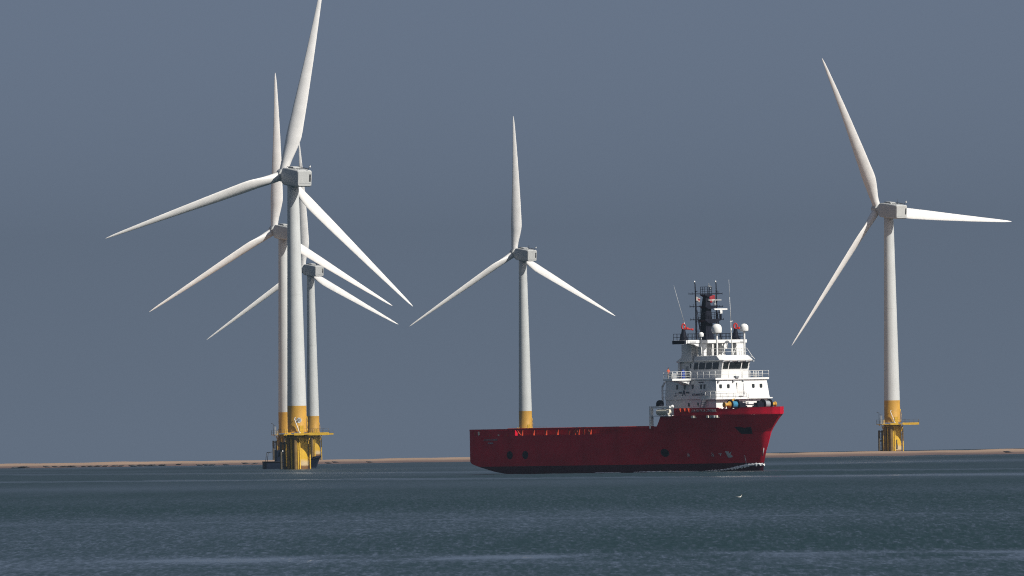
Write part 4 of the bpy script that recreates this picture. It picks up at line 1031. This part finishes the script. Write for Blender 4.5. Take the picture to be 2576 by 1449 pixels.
# ------------------------------------------------------------------ work boat behind the first turbine
def workboat():
    c = ground_at(727, 1180.2); c.y = 2655; c.x = (727 - 1288) / F_PX * 2655 + math.tan(ROLL) * 0
    root = empty('work_boat', (c.x - .0, 2655, 0), R(8)); tag(root, 'small dark navy work boat lying behind the yellow base of the largest turbine', 'boat')
    mb = MB(); st = [(-6.0, 1.75, 1.4), (-5.6, 2.0, 1.4), (-2, 2.1, 1.35), (2, 2.05, 1.5), (4, 1.7, 1.9), (5.2, 1.1, 2.15), (6.0, .25, 2.3)]
    v = []; f = []
    for x_, w, zt in st:
        k = min(1, max(0, (x_ - 1) / 5)); wb = w * (1 - .75 * k); xb = x_ - k * 1.1
        v += [(xb, -wb, -.5), (xb, -wb, .2), (x_, -w, zt), (x_, w, zt), (xb, wb, .2), (xb, wb, -.5)]
    for i in range(len(st) - 1):
        for j in range(6): f.append((6 * i + j, 6 * i + (j + 1) % 6, 6 * i + 6 + (j + 1) % 6, 6 * i + 6 + j))
    f += [tuple(range(6)), tuple(6 * (len(st) - 1) + j for j in range(6))]
    mb.add(v, f); h = mb.build('hull', M_NAVY, root, .05)
    mb = MB()
    for s in (-1, 1): mb.path([(x_, s * w, zt + .05) for x_, w, zt in st], .13, n=8)
    mb.path([(4.6, -1.4, 2.15), (5.9, -.2, 2.42), (5.9, .2, 2.42), (4.6, 1.4, 2.15)], .22, n=8); mb.build('fender', M_BLACK, h)
    mb = MB(); mb.prism([(-3.5, 1.36), (1.6, 1.42), (1.9, 2.4), (1.2, 3.9), (-3.4, 3.9)], 'y', -1.5, 1.5); wh = mb.build('wheelhouse', M_NAVY, root, .08)
    for x_ in (-1.9, -.8, .3):
        mb = MB(); mb.box(x_ - .4, x_ + .4, -1.56, -1.48, 2.7, 3.35); mb.build('window', M_GLASS, wh)
    mb = MB(); mb.path([(-5.4, -1.4, 1.4), (-5.1, -1.4, 3.4), (-3.9, -1.4, 3.55)], .06); mb.path([(-5.4, 1.4, 1.4), (-5.1, 1.4, 3.4), (-3.9, 1.4, 3.55)], .06); mb.tube((-5.1, -1.4, 3.4), (-5.1, 1.4, 3.4), .06); mb.build('stern_frame', M_DARK, root)
    mb = MB(); mb.tube((-1.6, -.4, 3.7), (-1.6, -.4, 6.4), .09); mb.tube((-1.6, -1.0, 5.3), (-1.6, .4, 5.3), .05); mb.build('mast', M_NAVY, root)
    for x_, z_, r_ in ((-2.3, 3.65, .30), (-2.55, 3.08, .2)):
        mb = MB(); mb.lathe([(r_ * .7, -r_ * .6), (r_, -r_ * .2), (r_ * .9, r_ * .5), (.03, r_)], c=(x_, -1.75, z_), n=16); d = mb.build('radar_dome', M_WHITE, root)
        mb = MB(); mb.tube((x_, -1.75, z_ - r_ * .6), (x_, -1.45, z_ - r_ * .9), .06); mb.build('dome_bracket', M_NAVY, d)
workboat()

# ------------------------------------------------------------------ gull
def gull():
    c = ground_at(1860, 1253)
    root = empty('gull', (c.x, c.y, 0.02), R(0)); root.scale = (.85, .85, .85); tag(root, 'small white and grey gull floating on the water below the ship\'s bow', 'bird')
    J = [(-.30, 0, .10), (-.17, 0, .10), (0, 0, .09), (.14, 0, .11), (.20, 0, .20), (.215, 0, .30), (.25, 0, .345)]
    rad = [.025, .075, .105, .09, .045, .04, .045]
    n = 14; v = []; f = []
    for k, (p, r_) in enumerate(zip(J, rad)):
        q0 = Vector(J[max(0, k - 1)]); q1 = Vector(J[min(len(J) - 1, k + 1)]); d = (q1 - q0).normalized(); u = Vector((0, 1, 0)); w = d.cross(u)
        for i in range(n): t = 2 * math.pi * i / n; v.append(Vector(p) + u * (r_ * math.cos(t)) + w * (r_ * .9 * math.sin(t)))
    for k in range(len(J) - 1):
        for i in range(n): f.append((k * n + i, k * n + (i + 1) % n, (k + 1) * n + (i + 1) % n, (k + 1) * n + i))
    f += [tuple(range(n)), tuple((len(J) - 1) * n + i for i in range(n))]
    mb = MB(); mb.add(v, f, 0, True); mb.build('body', M_GULL, root)
    for s in (-1, 1):
        mb = MB(); mb.add([(.08, s * .085, .16), (-.1, s * .115, .17), (-.36, s * .03, .15), (-.42, s * .01, .155), (-.2, s * .06, .09), (.05, s * .11, .10)] + [(.08, s * .065, .17), (-.1, s * .06, .19), (-.36, s * .0, .165), (-.42, 0, .165), (-.2, s * .03, .1), (.05, s * .07, .11)],
                          [(0, 1, 4, 5), (1, 2, 3, 4), (6, 11, 10, 7), (7, 10, 9, 8), (0, 6, 7, 1), (1, 7, 8, 2), (2, 8, 9, 3), (3, 9, 10, 4), (4, 10, 11, 5), (5, 11, 6, 0)], 0, True); mb.build('wing', M_GULLG, root)
    mb = MB(); mb.lathe([(.018, .29), (.015, .32), (.003, .35)], c=(0, 0, .345), n=8, axis='x'); mb.build('beak', M_YEL, root)
gull()

# ------------------------------------------------------------------ seals hauled out on the bank
def seal_mesh():
    st = [(-1.0, .10, .08), (-.75, .16, .14), (-.3, .30, .27), (.2, .34, .31), (.6, .26, .30), (.85, .17, .42), (1.0, .13, .50), (1.12, .05, .50)]
    n = 12; v = []; f = []
    for x_, r_, zc in st:
        for i in range(n): t = 2 * math.pi * i / n; v.append((x_, r_ * 1.15 * math.cos(t), zc + r_ * .85 * math.sin(t)))
    for k in range(len(st) - 1):
        for i in range(n): f.append((k * n + i, k * n + (i + 1) % n, (k + 1) * n + (i + 1) % n, (k + 1) * n + i))
    f += [tuple(range(n)), tuple((len(st) - 1) * n + i for i in range(n))]
    mb = MB(); mb.add(v, f, 0, True)
    mb.add([(-1.0, -.1, .1), (-1.35, -.2, .08), (-1.35, .2, .08), (-1.0, .1, .1), (-1.0, 0, .16)], [(0, 1, 2, 3), (0, 4, 1), (1, 4, 2), (2, 4, 3)])
    return mb.mesh('seal', [M_SEAL])
SEAL = seal_mesh()
seal_px = [(285, 276), (420, 268), (455, 266), (550, 270), (950, 247), (1120, 246), (1240, 240), (1320, 240), (1400, 238), (1500, 232), (1690, 222), (1830, 224), (1960, 224), (2110, 222), (2290, 222), (2420, 220)]
pts = [(x_ / 5.367, 1710 + y_ / 5.367, 'l') for x_, y_ in seal_px]
pts += [(480 + x_ / 5.367, 1700 + y_ / 5.367, 'm') for x_, y_ in ((110, 268), (230, 263), (370, 260), (450, 261), (560, 267), (660, 260), (710, 258), (1010, 236), (1450, 261), (1600, 260), (1680, 259), (1990, 252), (2370, 216), (2550, 218))]
pts += [(1180 + x_ / 4.293, 1690 + y_ / 4.293, k_) for x_, y_, k_ in ((230, 208, 'a'), (335, 192, 'b'), (890, 192, 'c'))]
pts += [(3000 + 2390 / 3.067, 1670 + 84 / 3.067, 'd')]
lab = {'a': 'lone dark seal on the sandbank close right of the turbine with the work boat', 'b': 'dark seal on upper sand to the right of the small boat bow', 'c': 'dark seal alone midway between the left turbines and the ship stern', 'd': 'dark seal alone on the sandbank right of the far right turbine',
       'l': 'dark seal in the crowded row along the waterline at left end of the sandbank', 'm': 'dark seal in the loose row on the sandbank left of the three turbines'}
def on_bank(px, py):
    d = ground_at(px, py, 0.0); o_ = Vector((0, 0, CAM_H)); dr = (d - o_)
    for k in np.linspace(.85, 1.15, 600):
        p = o_ + dr * k
        if p.y > bank_front(p.x) - 2 and p.z <= bank_z(p.x, p.y) : return Vector((p.x, p.y, bank_z(p.x, p.y)))
    y_ = bank_front(d.x) + 14; return Vector((d.x, y_, bank_z(d.x, y_)))
for i, (nx, ny, k_) in enumerate(pts):
    p = on_bank(nx / 1.49068, ny / 1.49068)
    ob = link('seal', SEAL); ob.location = (p.x, p.y, p.z - .04); ob.rotation_euler = (0, 0, random.choice((0, math.pi)) + random.uniform(-.5, .5)); s = random.uniform(.8, 1.15); ob.scale = (s, s, s * .75)
    tag(ob, lab[k_], 'seal', 'seals hauled out on the sandbank')

# ------------------------------------------------------------------ foam at the ship's side
def foam():
    mb = MB()
    a_t = tip_of(.5)
    for s in (1, -1):                                  # thin broken crest of the bow wave climbing the stem
        v = []; f = []; N = 70
        for i in range(N + 1):
            u = i / N; a = a_t + .1 - u * 10.5; zc = .08 + 1.0 * math.exp(-((u - .10) / .42) ** 2) + .04 * math.sin(i * 1.7)
            th = (.12 + .24 * math.exp(-((u - .25) / .3) ** 2)) * random.uniform(.5, 1.3) * (1 if u < .85 else (1 - u) / .15)
            b0 = hb(min(a, a_t - .01), .9); w = .12 + .35 * u + random.uniform(0, .1)
            v += [(a, -s * (b0 - .05), zc - th), (a, -s * (b0 + w * .5), zc + th * .5), (a, -s * (b0 + w), zc - th * .2), (a, -s * (b0 + w * .8), zc - th)]
        for i in range(N):
            for j in range(4): f.append((4 * i + j, 4 * i + 4 + j, 4 * i + 4 + (j + 1) % 4, 4 * i + (j + 1) % 4))
        f += [(0, 1, 2, 3), (4 * N, 4 * N + 3, 4 * N + 2, 4 * N + 1)]
        mb.add(v, f, 0, False)
    ob = mb.build('bow_wave', M_FOAM); ob.matrix_world = SHIP_M; tag(ob, 'white foam of the bow wave round the red stem', None, None, 'stuff')
    mb = MB()
    for a0, a1, wd, hh in ((8.0, 19.5, .35, .13), (-1, 5, .2, .05)):
        v = []; f = []; N = int((a1 - a0) * 4)
        for i in range(N + 1):
            a = a0 + (a1 - a0) * i / N; u = i / N; e = math.sin(u * math.pi) ** .6; h = hh * e * random.uniform(.4, 1.15) + .02; b0 = hb(a, .1) + .15 + .4 * (1 - u)
            v += [(a, -b0, 0.0), (a, -b0 - wd * .5 * e, h + .03), (a, -b0 - wd * e - .02, 0.01)]
        for i in range(N):
            for j in range(2): f.append((3 * i + j, 3 * i + 3 + j, 3 * i + 4 + j, 3 * i + 1 + j))
        mb.add(v, f)
    ob = mb.build('side_wash', M_FOAM); ob.matrix_world = SHIP_M; tag(ob, 'thin line of white wash along the red hull waterline', None, None, 'stuff')
foam()

# ------------------------------------------------------------------ haze
def haze():
    mb = MB(); mb.box(-1620, 1620, -320, 6200, -46, 106)
    m = bpy.data.materials.new('haze_air'); m.use_nodes = True; n = m.node_tree; n.nodes.clear()
    out = n.nodes.new('ShaderNodeOutputMaterial'); v = n.nodes.new('ShaderNodeVolumePrincipled')
    v.inputs['Color'].default_value = (0.11, 0.15, 0.185, 1); v.inputs['Density'].default_value = 1.1e-4; v.inputs['Anisotropy'].default_value = 0.3
    n.links.new(v.outputs[0], out.inputs['Volume'])
    ob = mb.build('haze', m); tag(ob, 'pale blue haze over the sea', None, None, 'stuff')
haze()
